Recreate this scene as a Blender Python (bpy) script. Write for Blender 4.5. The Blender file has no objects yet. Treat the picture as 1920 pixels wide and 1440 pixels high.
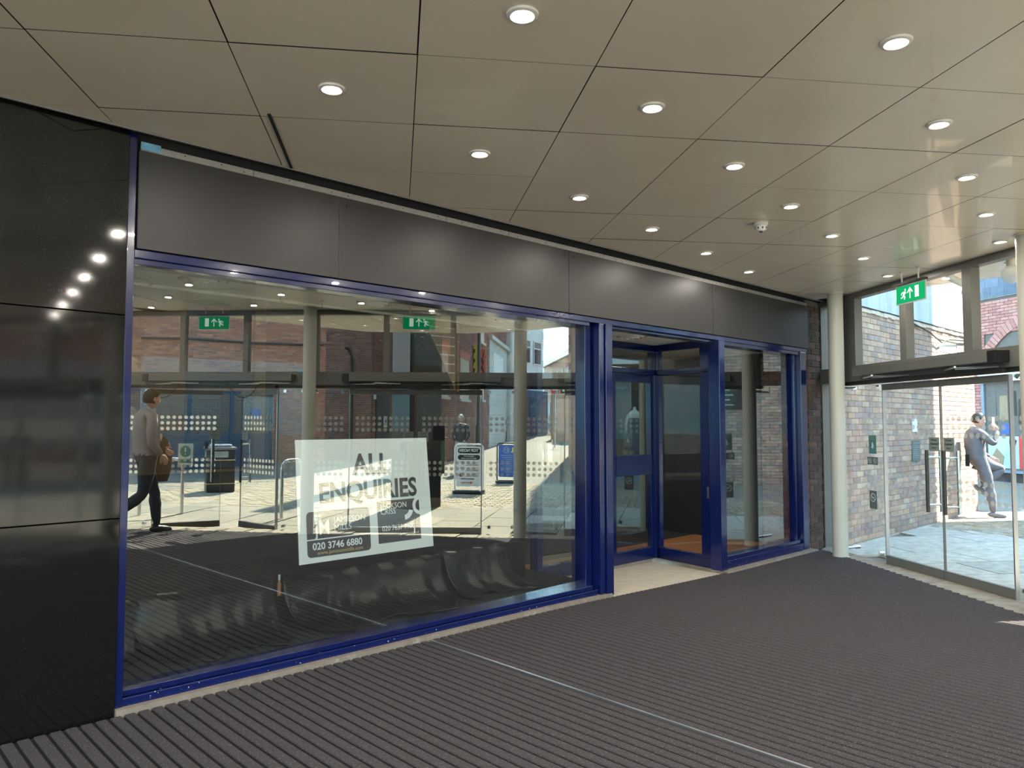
import bpy, bmesh, math, random
from mathutils import Vector, Matrix
from math import sin, cos, pi, radians
random.seed(7)
SC = bpy.context.scene
COL = SC.collection

# ------------------------------------------------------------------ camera
F = 1420.0
TH, PT = radians(46.45), math.atan(75/1420.)
cam_d = bpy.data.cameras.new('camera'); cam = bpy.data.objects.new('camera', cam_d); COL.objects.link(cam)
cam.location = (0, -4.13, 1.5)
cam.rotation_euler = (pi/2+PT, 0, TH-pi/2)
cam_d.sensor_fit = 'HORIZONTAL'; cam_d.sensor_width = 36.0
cam_d.lens = 36.0*F/1920.0
cam_d.clip_start = .05; cam_d.clip_end = 400
SC.camera = cam

# ------------------------------------------------------------------ world, sun, exposure
SUN_DIR = Vector((.81, -.585, 1.05)).normalized()          # towards the sun
w = bpy.data.worlds.new('sky'); SC.world = w; w.use_nodes = True
nt = w.node_tree; nt.nodes.clear()
wo = nt.nodes.new('ShaderNodeOutputWorld'); bg = nt.nodes.new('ShaderNodeBackground')
tc = nt.nodes.new('ShaderNodeTexCoord'); sp = nt.nodes.new('ShaderNodeSeparateXYZ')
rp = nt.nodes.new('ShaderNodeValToRGB')
rp.color_ramp.elements[0].position = 0.0; rp.color_ramp.elements[0].color = (.24, .50, .62, 1)
rp.color_ramp.elements[1].position = .75; rp.color_ramp.elements[1].color = (.20, .42, .72, 1)
e = rp.color_ramp.elements.new(.2); e.color = (.28, .54, .72, 1)
nz = nt.nodes.new('ShaderNodeTexNoise'); nz.inputs['Scale'].default_value = 2.2; nz.inputs['Detail'].default_value = 5
mp = nt.nodes.new('ShaderNodeMapping'); mp.inputs['Scale'].default_value = (1, 1, 5)
cr = nt.nodes.new('ShaderNodeValToRGB'); cr.color_ramp.elements[0].position = .5; cr.color_ramp.elements[1].position = .75
mx = nt.nodes.new('ShaderNodeMixRGB'); mx.inputs[2].default_value = (.95, .97, 1, 1)
L = nt.links.new
L(tc.outputs['Generated'], sp.inputs[0]); L(sp.outputs['Z'], rp.inputs[0])
L(tc.outputs['Generated'], mp.inputs[0]); L(mp.outputs[0], nz.inputs[0]); L(nz.outputs[0], cr.inputs[0])
L(cr.outputs[0], mx.inputs[0]); L(rp.outputs[0], mx.inputs[1]); L(mx.outputs[0], bg.inputs[0])
bg.inputs[1].default_value = 4.2
L(bg.outputs[0], wo.inputs[0])
sd = bpy.data.lights.new('sun', 'SUN'); sun = bpy.data.objects.new('sun', sd); COL.objects.link(sun)
sd.energy = 20.0; sd.angle = radians(.6); sd.color = (1, .93, .78)
sun.rotation_euler = (-SUN_DIR).to_track_quat('-Z', 'Y').to_euler(); sun.location = (10, -10, 30)
vs = SC.view_settings
vs.view_transform = 'Standard'; vs.look = 'None'; vs.gamma = 1.0; vs.use_curve_mapping = False
vs.exposure = 1.1
LAMP_W = 3.6
SC.cycles.max_bounces = 10; SC.cycles.diffuse_bounces = 5; SC.cycles.glossy_bounces = 5
SC.cycles.transparent_max_bounces = 24
SC.cycles.sample_clamp_indirect = 6.0
SC.cycles.caustics_reflective = False; SC.cycles.caustics_refractive = False

# ------------------------------------------------------------------ materials
def _nodes(name):
    m = bpy.data.materials.new(name); m.use_nodes = True; t = m.node_tree; t.nodes.clear()
    o = t.nodes.new('ShaderNodeOutputMaterial'); return m, t, o
def pm(name, col, rough=.5, metal=0., var=.12, scale=12., bump=0., bscale=60., spec=.5, coat=0., sheen=0., stretch=None, col2=None, fac2=(.55, .62), scale2=3.):
    m, t, o = _nodes(name); b = t.nodes.new('ShaderNodeBsdfPrincipled'); t.links.new(b.outputs[0], o.inputs[0])
    b.inputs['Roughness'].default_value = rough; b.inputs['Metallic'].default_value = metal
    b.inputs['Specular IOR Level'].default_value = spec; b.inputs['Coat Weight'].default_value = coat
    c = t.nodes.new('ShaderNodeTexCoord'); src = c.outputs['Object']
    if stretch:
        q = t.nodes.new('ShaderNodeMapping'); q.inputs['Scale'].default_value = stretch; t.links.new(src, q.inputs[0]); src = q.outputs[0]
    n = t.nodes.new('ShaderNodeTexNoise'); n.inputs['Scale'].default_value = scale; n.inputs['Detail'].default_value = 6
    t.links.new(src, n.inputs[0])
    r = t.nodes.new('ShaderNodeMapRange'); r.inputs[1].default_value = .25; r.inputs[2].default_value = .75
    r.inputs[3].default_value = 1-var; r.inputs[4].default_value = 1+var
    t.links.new(n.outputs[0], r.inputs[0])
    mu = t.nodes.new('ShaderNodeVectorMath'); mu.operation = 'SCALE'; mu.inputs[0].default_value = col[:3]
    t.links.new(r.outputs[0], mu.inputs['Scale']); out = mu.outputs[0]
    if col2:
        n2 = t.nodes.new('ShaderNodeTexNoise'); n2.inputs['Scale'].default_value = scale2; n2.inputs['Detail'].default_value = 8
        t.links.new(src, n2.inputs[0])
        r2 = t.nodes.new('ShaderNodeMapRange'); r2.inputs[1].default_value = fac2[0]; r2.inputs[2].default_value = fac2[1]
        t.links.new(n2.outputs[0], r2.inputs[0])
        mm = t.nodes.new('ShaderNodeMixRGB'); mm.inputs[2].default_value = (*col2[:3], 1)
        t.links.new(r2.outputs[0], mm.inputs[0]); t.links.new(out, mm.inputs[1]); out = mm.outputs[0]
    t.links.new(out, b.inputs['Base Color'])
    if bump:
        n3 = t.nodes.new('ShaderNodeTexNoise'); n3.inputs['Scale'].default_value = bscale; n3.inputs['Detail'].default_value = 4
        t.links.new(src, n3.inputs[0]); bp = t.nodes.new('ShaderNodeBump'); bp.inputs['Strength'].default_value = bump
        bp.inputs['Distance'].default_value = .01; t.links.new(n3.outputs[0], bp.inputs['Height']); t.links.new(bp.outputs[0], b.inputs['Normal'])
    return m
def brick_mat(name, cols, rough=.85, soil=.25):
    """per-piece colour: object random for single pieces, 'rnd' attribute for joined ones"""
    m, t, o = _nodes(name); b = t.nodes.new('ShaderNodeBsdfPrincipled'); t.links.new(b.outputs[0], o.inputs[0])
    b.inputs['Roughness'].default_value = rough; b.inputs['Specular IOR Level'].default_value = .25
    oi = t.nodes.new('ShaderNodeObjectInfo'); at = t.nodes.new('ShaderNodeAttribute'); at.attribute_name = 'rnd'
    ad = t.nodes.new('ShaderNodeMath'); ad.operation = 'ADD'; t.links.new(oi.outputs['Random'], ad.inputs[0]); t.links.new(at.outputs['Fac'], ad.inputs[1])
    fr = t.nodes.new('ShaderNodeMath'); fr.operation = 'FRACT'; t.links.new(ad.outputs[0], fr.inputs[0])
    rp = t.nodes.new('ShaderNodeValToRGB'); rp.color_ramp.interpolation = 'CONSTANT'
    els = rp.color_ramp.elements; els[0].position = 0; els[0].color = (*cols[0], 1)
    els[1].position = 1-1/len(cols); els[1].color = (*cols[-1], 1)
    for i in range(1, len(cols)-1):
        e = els.new(i/len(cols)); e.color = (*cols[i], 1)
    t.links.new(fr.outputs[0], rp.inputs[0])
    g = t.nodes.new('ShaderNodeNewGeometry'); n = t.nodes.new('ShaderNodeTexNoise'); n.inputs['Scale'].default_value = 9; n.inputs['Detail'].default_value = 7
    t.links.new(g.outputs['Position'], n.inputs[0])
    r = t.nodes.new('ShaderNodeMapRange'); r.inputs[1].default_value = .3; r.inputs[2].default_value = .7; r.inputs[3].default_value = 1-soil; r.inputs[4].default_value = 1+soil
    t.links.new(n.outputs[0], r.inputs[0]); mu = t.nodes.new('ShaderNodeVectorMath'); mu.operation = 'SCALE'
    t.links.new(rp.outputs[0], mu.inputs[0]); t.links.new(r.outputs[0], mu.inputs['Scale']); t.links.new(mu.outputs[0], b.inputs['Base Color'])
    return m
def glass_mat(name, refl=.1, tint=(1, 1, 1), edge=.6, grime=0.):
    m, t, o = _nodes(name); tr = t.nodes.new('ShaderNodeBsdfTransparent'); gl = t.nodes.new('ShaderNodeBsdfGlossy')
    tr.inputs[0].default_value = (*tint, 1); gl.inputs['Roughness'].default_value = 0.0; gl.inputs[0].default_value = (.95, 1, .97, 1)
    lw = t.nodes.new('ShaderNodeLayerWeight'); lw.inputs[0].default_value = .25
    r = t.nodes.new('ShaderNodeMapRange'); r.inputs[3].default_value = refl; r.inputs[4].default_value = edge
    t.links.new(lw.outputs['Facing'], r.inputs[0]); mix = t.nodes.new('ShaderNodeMixShader')
    r.inputs[1].default_value = .35; r.inputs[2].default_value = 1.0
    t.links.new(r.outputs[0], mix.inputs[0]); t.links.new(tr.outputs[0], mix.inputs[1]); t.links.new(gl.outputs[0], mix.inputs[2])
    t.links.new(mix.outputs[0], o.inputs[0]); return m
def emit(name, col, s):
    m, t, o = _nodes(name); e = t.nodes.new('ShaderNodeEmission'); e.inputs[0].default_value = (*col, 1); e.inputs[1].default_value = s
    t.links.new(e.outputs[0], o.inputs[0]); return m
def frost(name, col, a=.75):
    m, t, o = _nodes(name); tr = t.nodes.new('ShaderNodeBsdfTransparent'); d = t.nodes.new('ShaderNodeBsdfDiffuse'); d.inputs[0].default_value = (*col, 1)
    tl = t.nodes.new('ShaderNodeBsdfTranslucent'); tl.inputs[0].default_value = (*col, 1); ad = t.nodes.new('ShaderNodeMixShader'); ad.inputs[0].default_value = .5
    t.links.new(d.outputs[0], ad.inputs[1]); t.links.new(tl.outputs[0], ad.inputs[2])
    mix = t.nodes.new('ShaderNodeMixShader'); mix.inputs[0].default_value = a
    t.links.new(tr.outputs[0], mix.inputs[1]); t.links.new(ad.outputs[0], mix.inputs[2]); t.links.new(mix.outputs[0], o.inputs[0]); return m

M = {}
M['panel'] = pm('cream_panel', (.82, .725, .60), .36, var=.05, scale=1.6, spec=.5, coat=.25)
M['dark_gap'] = pm('dark_gap', (.012, .012, .012), .9)
M['white_plastic'] = pm('white_plastic', (.75, .74, .7), .4)
M['lamp_rim'] = pm('lamp_rim', (.78, .75, .70), .3, spec=.5)
M['lamp_lens'] = emit('lamp_lens', (1, .96, .88), 9.)
M['granite'] = pm('polished_black_granite', (.006, .006, .0055), .06, var=.4, scale=260, spec=.55, col2=(.045, .043, .036), fac2=(.66, .72), scale2=190)
M['blue'] = pm('blue_gloss_paint', (.0035, .009, .068), .16, var=.15, scale=9, spec=.55, coat=.3, bump=.06, bscale=14)
M['blue_worn'] = pm('blue_gloss_paint_chipped', (.004, .010, .075), .25, var=.15, scale=9, col2=(.55, .52, .45), fac2=(.70, .72), scale2=55)
M['fascia'] = pm('fascia_grey_board', (.024, .0215, .0215), .42, var=.05, scale=1.5, spec=.5)
M['alu_white'] = pm('whitish_aluminium_strip', (.33, .315, .295), .45, metal=.2, var=.1, scale=30)
M['concrete'] = pm('worn_concrete', (.20, .165, .13), .85, var=.2, scale=16, bump=.3, bscale=50, col2=(.30, .26, .22), fac2=(.6, .7), scale2=12)
M['rib'] = pm('charcoal_carpet_rib', (.068, .061, .064), .95, var=.6, scale=330, bump=.9, bscale=260, spec=.15, col2=(.20, .185, .18), fac2=(.60, .66), scale2=210)
M['groove'] = pm('mat_groove_rubber', (.010, .010, .010), .8)
M['alu'] = pm('brushed_aluminium', (.55, .56, .58), .3, metal=.9, var=.06)
M['frame_grey'] = pm('grey_powder_coat', (.165, .165, .15), .42, var=.05, metal=.2)
M['frame_dark'] = pm('dark_grey_rail', (.05, .048, .042), .4, var=.08, metal=.3)
M['chrome'] = pm('chrome', (.75, .75, .75), .12, metal=1, var=.03)
M['column'] = pm('cream_painted_steel', (.52, .51, .44), .38, var=.05, scale=3)
M['glass_shop'] = glass_mat('shop_window_glass', .24, (.86, .91, .89), .62)
M['glass_wall'] = glass_mat('clear_glazing', .07, (.93, .96, .95), .5)
M['glass_edge'] = pm('glass_edge_green', (.25, .42, .38), .2)
M['dots'] = frost('frosted_dot', (.56, .53, .47), .72)
M['black'] = pm('black_plastic', (.012, .012, .013), .35)
M['satin'] = pm('black_satin_cloth', (.009, .0095, .011), .27, var=.2, scale=6, spec=.42)
M['carpet'] = pm('dark_speckled_carpet', (.035, .042, .045), .95, var=.7, scale=240, bump=.6, bscale=200, spec=.1)
M['wood_floor'] = pm('orange_laminate_floor', (.42, .17, .07), .4, var=.25, scale=6, stretch=(1, 8, 1))
M['shop_ceiling'] = pm('shop_ceiling_paint', (.8, .79, .72), .6, var=.04, scale=2)
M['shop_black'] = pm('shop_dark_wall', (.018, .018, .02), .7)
M['navy'] = pm('navy_slat_board', (.015, .035, .075), .4, var=.06)
M['amber'] = pm('amber_wall_panel', (.16, .08, .02), .45, var=.1, scale=4)
M['tan'] = pm('tan_slat_board', (.30, .21, .11), .5, var=.06)
M['white'] = pm('white_board', (.78, .80, .78), .5, var=.02)
M['print_dark'] = pm('charcoal_print', (.060, .055, .065), .5, var=.02)
M['print_white'] = pm('white_print', (.8, .8, .8), .5, var=.01)
M['print_gold'] = pm('gold_print', (.55, .42, .15), .5, var=.01)
M['green_sign'] = emit('green_exit_sign', (.006, .25, .085), .9)
M['white_sign'] = emit('white_exit_symbol', (.75, .95, .8), .8)
M['sticker_teal'] = pm('teal_sticker', (.09, .25, .22), .5, var=.05)
M['sticker_grey'] = pm('grey_sticker', (.13, .16, .15), .5, var=.05)
M['sticker_pale'] = pm('pale_green_sticker', (.25, .31, .28), .5, var=.04)
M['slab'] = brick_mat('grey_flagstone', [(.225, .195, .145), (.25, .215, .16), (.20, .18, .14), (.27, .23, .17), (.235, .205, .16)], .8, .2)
M['slab_shade_lift'] = brick_mat('flagstone_shade_lift', [(.46, .42, .34), (.50, .46, .37), (.42, .39, .32), (.53, .48, .39), (.47, .43, .36)], .8, .2)  # flagstone copy with lightened colour, brightens the shaded paving
M['sett'] = brick_mat('buff_sett', [(.34, .275, .175), (.38, .31, .20), (.29, .245, .17), (.35, .295, .22)], .85, .2)
M['cobble'] = brick_mat('grey_cobble', [(.18, .165, .15), (.22, .20, .175), (.16, .15, .15), (.24, .21, .17)], .8, .25)
M['joint'] = pm('joint_sand', (.16, .14, .115), .95, var=.2)
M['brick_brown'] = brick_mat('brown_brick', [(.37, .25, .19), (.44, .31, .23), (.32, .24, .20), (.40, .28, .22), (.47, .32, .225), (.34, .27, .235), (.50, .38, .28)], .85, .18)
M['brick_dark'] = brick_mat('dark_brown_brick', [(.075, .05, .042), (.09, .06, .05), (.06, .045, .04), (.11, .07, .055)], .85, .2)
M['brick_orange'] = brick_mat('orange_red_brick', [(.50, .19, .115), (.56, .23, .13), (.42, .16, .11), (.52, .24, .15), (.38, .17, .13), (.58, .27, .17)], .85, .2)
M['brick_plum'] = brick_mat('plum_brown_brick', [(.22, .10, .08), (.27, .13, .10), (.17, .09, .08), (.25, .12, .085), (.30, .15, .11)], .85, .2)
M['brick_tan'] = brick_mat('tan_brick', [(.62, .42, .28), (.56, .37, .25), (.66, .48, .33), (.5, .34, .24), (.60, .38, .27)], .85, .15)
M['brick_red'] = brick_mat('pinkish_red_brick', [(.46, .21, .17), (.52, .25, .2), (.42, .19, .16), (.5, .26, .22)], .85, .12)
M['mortar'] = pm('pale_mortar', (.56, .49, .39), .95, var=.15, scale=20)
M['mortar_dark'] = pm('dark_mortar', (.16, .14, .12), .95, var=.15, scale=20)
M['clad'] = pm('weathered_grey_cladding', (.42, .47, .46), .7, var=.22, scale=3, stretch=(2, 2, .35), col2=(.22, .25, .24), fac2=(.60, .72), scale2=4)
M['slate'] = brick_mat('slate_tile', [(.13, .16, .2), (.16, .19, .24), (.11, .14, .18)], .6, .15)
M['pale_stone'] = pm('pale_stone_render', (.50, .50, .46), .85, var=.15, scale=2.5, col2=(.36, .37, .34), fac2=(.58, .7), scale2=2)
M['white_render'] = pm('white_render', (.72, .72, .68), .8, var=.05)
M['window_dark'] = pm('dark_window_pane', (.05, .065, .08), .08, spec=.8)
M['shutter'] = pm('grey_blue_board', (.21, .25, .30), .6, var=.1)
M['roof'] = pm('grey_roof_slates', (.26, .26, .24), .8, var=.2, scale=8, stretch=(1, 1, 6))
M['yellow'] = pm('yellow_banner', (.75, .72, .05), .6)
M['orange'] = pm('orange_red_banner', (.78, .16, .08), .6)
M['sign_blue'] = pm('blue_sign', (.03, .10, .42), .5, var=.1)
M['navy_paint'] = pm('navy_shopfront_paint', (.03, .07, .12), .5)
M['steel'] = pm('stainless_steel', (.6, .6, .6), .25, metal=1, var=.04)
M['green_dark'] = pm('dark_green_cabinet', (.02, .05, .035), .5)
M['red'] = pm('signal_red', (.62, .03, .03), .5)
M['skin'] = pm('skin', (.56, .33, .25), .5, var=.06)
M['hair_dark'] = pm('dark_brown_hair', (.030, .018, .012), .6, var=.3, scale=60)
M['hair_grey'] = pm('grey_hair', (.45, .44, .42), .6, var=.2, scale=60)
M['shirt_pale'] = pm('pale_lilac_shirt', (.27, .235, .25), .8, var=.06, bump=.2, bscale=14)
M['trouser_navy'] = pm('dark_navy_trousers', (.018, .022, .032), .8, var=.15, bump=.2, bscale=14)
M['shoe_black'] = pm('black_leather_shoe', (.012, .011, .011), .35)
M['jacket_brown'] = pm('dark_brown_jacket', (.075, .045, .02), .8, var=.2, bump=.3, bscale=20)
M['jacket_black'] = pm('black_jacket', (.02, .02, .022), .6, var=.2)
M['tee_white'] = pm('white_tee', (.75, .75, .75), .8)
M['jeans_grey'] = pm('light_grey_jeans', (.42, .46, .48), .8, var=.15)
M['track_grey'] = pm('grey_tracksuit', (.125, .125, .14), .85, var=.12, bump=.3, bscale=16)
M['coat_pale'] = pm('pale_blue_coat', (.42, .50, .56), .8, var=.1)
M['tile'] = pm('pale_ridged_tile', (.52, .46, .37), .75, var=.1, scale=8, bump=.6, bscale=90)
M['grass'] = pm('green_weeds', (.10, .22, .04), .9, var=.3)
M['cream_shelf'] = pm('white_slat', (.8, .78, .7), .5)
M['orange_paving'] = brick_mat('orange_paver', [(.62, .34, .2), (.68, .4, .25), (.58, .34, .22)], .85, .15)

# ------------------------------------------------------------------ mesh helpers
class MB:
    def __init__(s): s.v = []; s.f = []; s.r = []
    def add(s, v, f, rnd=None):
        n = len(s.v); s.v += [tuple(p) for p in v]; s.f += [tuple(i+n for i in q) for q in f]
        s.r += [random.random() if rnd is None else rnd]*len(f); return s
    def box(s, a, b, rnd=None):
        x0, y0, z0 = a; x1, y1, z1 = b
        return s.add([(x0,y0,z0),(x1,y0,z0),(x1,y1,z0),(x0,y1,z0),(x0,y0,z1),(x1,y0,z1),(x1,y1,z1),(x0,y1,z1)],
            [(3,2,1,0),(4,5,6,7),(0,1,5,4),(1,2,6,5),(2,3,7,6),(3,0,4,7)], rnd)
    def pbox(s, P, u, n, a, b, rnd=None):
        """box in a vertical plane frame: t along u, d along n, z up; a,b=(t,d,z)"""
        t0, d0, z0 = a; t1, d1, z1 = b; pts = []
        for z in (z0, z1):
            for (t, d) in ((t0,d0),(t1,d0),(t1,d1),(t0,d1)):
                pts.append((P[0]+u[0]*t+n[0]*d, P[1]+u[1]*t+n[1]*d, z))
        fs = [(3,2,1,0),(4,5,6,7),(0,1,5,4),(1,2,6,5),(2,3,7,6),(3,0,4,7)]
        return s.add(pts, fs, rnd)
    def cyl(s, p0, p1, r0, r1=None, n=16, caps=True):
        r1 = r0 if r1 is None else r1; p0 = Vector(p0); p1 = Vector(p1); d = (p1-p0).normalized()
        a = d.orthogonal().normalized(); b = d.cross(a); v = []
        for p, r in ((p0, r0), (p1, r1)):
            for i in range(n): v.append(p+a*(r*cos(2*pi*i/n))+b*(r*sin(2*pi*i/n)))
        f = [(i, (i+1) % n, n+(i+1) % n, n+i) for i in range(n)]
        if caps: f += [tuple(range(n))[::-1], tuple(range(n, 2*n))]
        return s.add(v, f, .5)
    def tube(s, pts, r, n=8):
        pts = [Vector(p) for p in pts]; k = len(pts); rs = r if isinstance(r, (list, tuple)) else [r]*k; v = []; a = None
        for i, p in enumerate(pts):
            d = (pts[min(i+1, k-1)]-pts[max(i-1, 0)]).normalized()
            a = d.orthogonal().normalized() if a is None else (a-d*a.dot(d)).normalized()
            b = d.cross(a)
            for j in range(n): v.append(p+a*(rs[i]*cos(2*pi*j/n))+b*(rs[i]*sin(2*pi*j/n)))
        f = [(i*n+j, i*n+(j+1) % n, (i+1)*n+(j+1) % n, (i+1)*n+j) for i in range(k-1) for j in range(n)]
        f += [tuple(range(n))[::-1], tuple((k-1)*n+j for j in range(n))]
        return s.add(v, f, .5)
    def prism(s, poly, z0, z1, rnd=None):
        n = len(poly); v = [(x, y, z0) for x, y in poly]+[(x, y, z1) for x, y in poly]
        f = [tuple(range(n))[::-1], tuple(range(n, 2*n))]+[(i, (i+1) % n, n+(i+1) % n, n+i) for i in range(n)]
        return s.add(v, f, rnd)
    def lathe(s, prof, c=(0, 0, 0), n=24, axis='z'):
        v = []; k = len(prof)
        for r, z in prof:
            for j in range(n):
                a = 2*pi*j/n
                v.append((c[0]+r*cos(a), c[1]+r*sin(a), c[2]+z))
        f = [(i*n+j, i*n+(j+1) % n, (i+1)*n+(j+1) % n, (i+1)*n+j) for i in range(k-1) for j in range(n)]
        f += [tuple(range(n))[::-1], tuple((k-1)*n+j for j in range(n))]
        return s.add(v, f, .5)
    def ell(s, c, r, n=16, k=10, rot=None):
        v = []
        for i in range(k+1):
            p = pi*i/k
            for j in range(n):
                a = 2*pi*j/n; q = Vector((r[0]*sin(p)*cos(a), r[1]*sin(p)*sin(a), r[2]*cos(p)))
                if rot is not None: q = rot @ q
                v.append((c[0]+q[0], c[1]+q[1], c[2]+q[2]))
        f = [(i*n+j, (i+1)*n+j, (i+1)*n+(j+1) % n, i*n+(j+1) % n) for i in range(k) for j in range(n)]
        return s.add(v, f, .5)
    def mesh(s, name, off=(0, 0, 0), smooth=False):
        me = bpy.data.meshes.new(name)
        me.from_pydata([(x-off[0], y-off[1], z-off[2]) for x, y, z in s.v], [], s.f); me.update()
        at = me.attributes.new('rnd', 'FLOAT', 'FACE'); at.data.foreach_set('value', s.r[:len(me.polygons)])
        if smooth:
            for p in me.polygons: p.use_smooth = True
            me.set_sharp_from_angle(angle=radians(40))
        return me
def wloc(o): return Vector((0, 0, 0)) if o is None else (Vector(o.get('_w', (0, 0, 0))))
def part(name, mb, mat, parent=None, smooth=False, kind=None, label=None, bevel=0):
    off = wloc(parent); me = mb.mesh(name, off, smooth)
    if mat: me.materials.append(M[mat] if isinstance(mat, str) else mat)
    o = bpy.data.objects.new(name, me); COL.objects.link(o); o.parent = parent
    o['_w'] = tuple(off)
    if kind: o['kind'] = kind
    if label: o['label'] = label
    if bevel:
        b = o.modifiers.new('bevel', 'BEVEL'); b.width = bevel; b.segments = 2; b.limit_method = 'ANGLE'
    return o
def thing(name, label, cat, loc=(0, 0, 0), group=None, kind=None):
    o = bpy.data.objects.new(name, None); COL.objects.link(o); o.location = loc; o['_w'] = tuple(loc); o.empty_display_size = .1
    if kind: o['kind'] = kind
    if label: o['label'] = label
    if cat: o['category'] = cat
    if group: o['group'] = group
    return o
def solo(name, mb, mat, label, cat, group=None, smooth=False, kind=None, bevel=0):
    """a thing that is one mesh; origin at its base"""
    xs = [p[0] for p in mb.v]; ys = [p[1] for p in mb.v]; zs = [p[2] for p in mb.v]
    c = ((min(xs)+max(xs))/2, (min(ys)+max(ys))/2, min(zs))
    me = mb.mesh(name, c, smooth); me.materials.append(M[mat])
    o = bpy.data.objects.new(name, me); COL.objects.link(o); o.location = c; o['_w'] = c
    if label: o['label'] = label
    if cat: o['category'] = cat
    if group: o['group'] = group
    if kind: o['kind'] = kind
    if bevel:
        b = o.modifiers.new('bevel', 'BEVEL'); b.width = bevel; b.segments = 2; b.limit_method = 'ANGLE'
    return o
DG = bpy.context.evaluated_depsgraph_get
def text(name, s, size, mat, parent, P, right, up, align='LEFT', extrude=.0006, bold=0., sx=1., label=None):
    cu = bpy.data.curves.new(name, 'FONT'); cu.body = s; cu.size = size; cu.extrude = extrude; cu.align_x = align; cu.offset = bold; cu.resolution_u = 3
    tmp = bpy.data.objects.new('tmp', cu); COL.objects.link(tmp)
    me = bpy.data.meshes.new_from_object(tmp.evaluated_get(DG())); bpy.data.objects.remove(tmp)
    r = Vector(right).normalized(); u = Vector(up).normalized(); n = r.cross(u)
    off = wloc(parent)
    mt = Matrix(((r.x*sx, u.x, n.x, P[0]-off[0]), (r.y*sx, u.y, n.y, P[1]-off[1]), (r.z*sx, u.z, n.z, P[2]-off[2]), (0, 0, 0, 1)))
    me.transform(mt); me.materials.clear(); me.materials.append(M[mat]); me.name = name
    o = bpy.data.objects.new(name, me); COL.objects.link(o); o.parent = parent; o['_w'] = tuple(off)
    if label: o['label'] = label
    return o
def zf(x):
    t = min(1, max(0, (x-4.0)/3.2)); t = t*t*(3-2*t)
    return .07-.055*t

def brickwork(parent, P, u, n, L_, z0, z1, mat, bl=.215, bh=.065, jt=.010, single=0, holes=(), depth=.012, sink=0., tstart=0., flem=False, name='brick', order=1):
    """courses of single bricks on a wall plane starting at P running along u, faces proud along n.
    the first `single` (nearest the start) are objects, the rest one joined mesh"""
    n_c = int((z1-z0)/(bh+jt)); lst = []
    for c in range(n_c):
        z = z0+jt+c*(bh+jt); t = tstart-(bl+jt)*(.5 if c % 2 else 0); k = 0
        while t < L_:
            ln = bl if not flem or (k+c) % 2 else (bl-jt)/2
            a, b = max(t, 0), min(t+ln, L_)
            if b-a > .03:
                ok = True
                for (h0, h1, g0, g1) in holes:
                    if b > h0 and a < h1 and z+bh > g0 and z < g1:
                        if a < h0-.03: b = h0
                        elif b > h1+.03: a = h1
                        else: ok = False
                if ok and b-a > .02: lst.append((a, b, z, z+bh))
            t += ln+jt; k += 1
    if order > 0: lst.sort(key=lambda q: q[0])
    else: lst.sort(key=lambda q: -q[0])
    one = lst[:single]; rest = lst[single:]; cache = {}
    ang = math.atan2(u[1], u[0]); fl = (u[0]*n[1]-u[1]*n[0])
    for a, b, q0, q1 in one:
        w_ = round(b-a, 3)
        if w_ not in cache:
            mb = MB(); c_ = .002; d = depth
            s_ = 1 if fl > 0 else -1
            v = [(0,0,0),(w_,0,0),(w_,0,q1-q0),(0,0,q1-q0),(c_,s_*d,c_),(w_-c_,s_*d,c_),(w_-c_,s_*d,q1-q0-c_),(c_,s_*d,q1-q0-c_)]
            f = [(4,5,6,7),(0,1,5,4),(1,2,6,5),(2,3,7,6),(3,0,4,7)]
            if s_ > 0: f = [q[::-1] for q in f]
            mb.add(v, f, 0.); me = mb.mesh(name); me.materials.append(M[mat]); cache[w_] = me
        o = bpy.data.objects.new(name, cache[w_]); COL.objects.link(o); o.parent = parent
        off = wloc(parent)
        j = random.uniform(-.002, .002)
        o.location = (P[0]+u[0]*a+n[0]*j-off[0], P[1]+u[1]*a+n[1]*j-off[1], q0-off[2]); o.rotation_euler = (0, 0, ang)
    if rest:
        mb = MB()
        for a, b, q0, q1 in rest:
            j = random.uniform(-.002, .002); d = depth+j
            pts = []
            for (t, dd, z) in ((a,0,q0),(b,0,q0),(b,0,q1),(a,0,q1),(a,d,q0),(b,d,q0),(b,d,q1),(a,d,q1)):
                pts.append((P[0]+u[0]*t+n[0]*dd, P[1]+u[1]*t+n[1]*dd, z))
            f = [(4,5,6,7),(0,1,5,4),(1,2,6,5),(2,3,7,6),(3,0,4,7)]
            if fl > 0: f = [q[::-1] for q in f]
            mb.add(pts, f)
        part('brickwork', mb, mat, parent, kind='stuff')

def clip(poly, nx, ny, d):
    """keep nx*x+ny*y<=d"""
    out = []
    for i in range(len(poly)):
        a, b = poly[i], poly[(i+1) % len(poly)]; fa = nx*a[0]+ny*a[1]-d; fb = nx*b[0]+ny*b[1]-d
        if fa <= 0: out.append(a)
        if (fa < 0 < fb) or (fb < 0 < fa):
            t = fa/(fa-fb); out.append((a[0]+(b[0]-a[0])*t, a[1]+(b[1]-a[1])*t))
    return out
def inset(poly, d):
    cx = sum(p[0] for p in poly)/len(poly); cy = sum(p[1] for p in poly)/len(poly); out = []
    n = len(poly)
    ar = sum(poly[i][0]*poly[(i+1) % n][1]-poly[(i+1) % n][0]*poly[i][1] for i in range(n)); s = 1 if ar > 0 else -1
    for i in range(n):
        p0, p1, p2 = Vector(poly[i-1]), Vector(poly[i]), Vector(poly[(i+1) % n])
        e1 = (p1-p0); e2 = (p2-p1)
        if e1.length < 1e-5 or e2.length < 1e-5: return None
        e1.normalize(); e2.normalize(); n1 = Vector((-e1.y, e1.x))*s; n2 = Vector((-e2.y, e2.x))*s
        b = n1+n2
        if b.length < .2: return None
        b = b/(b.dot(n1)); out.append(tuple(p1+b*d))
    return out
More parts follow.
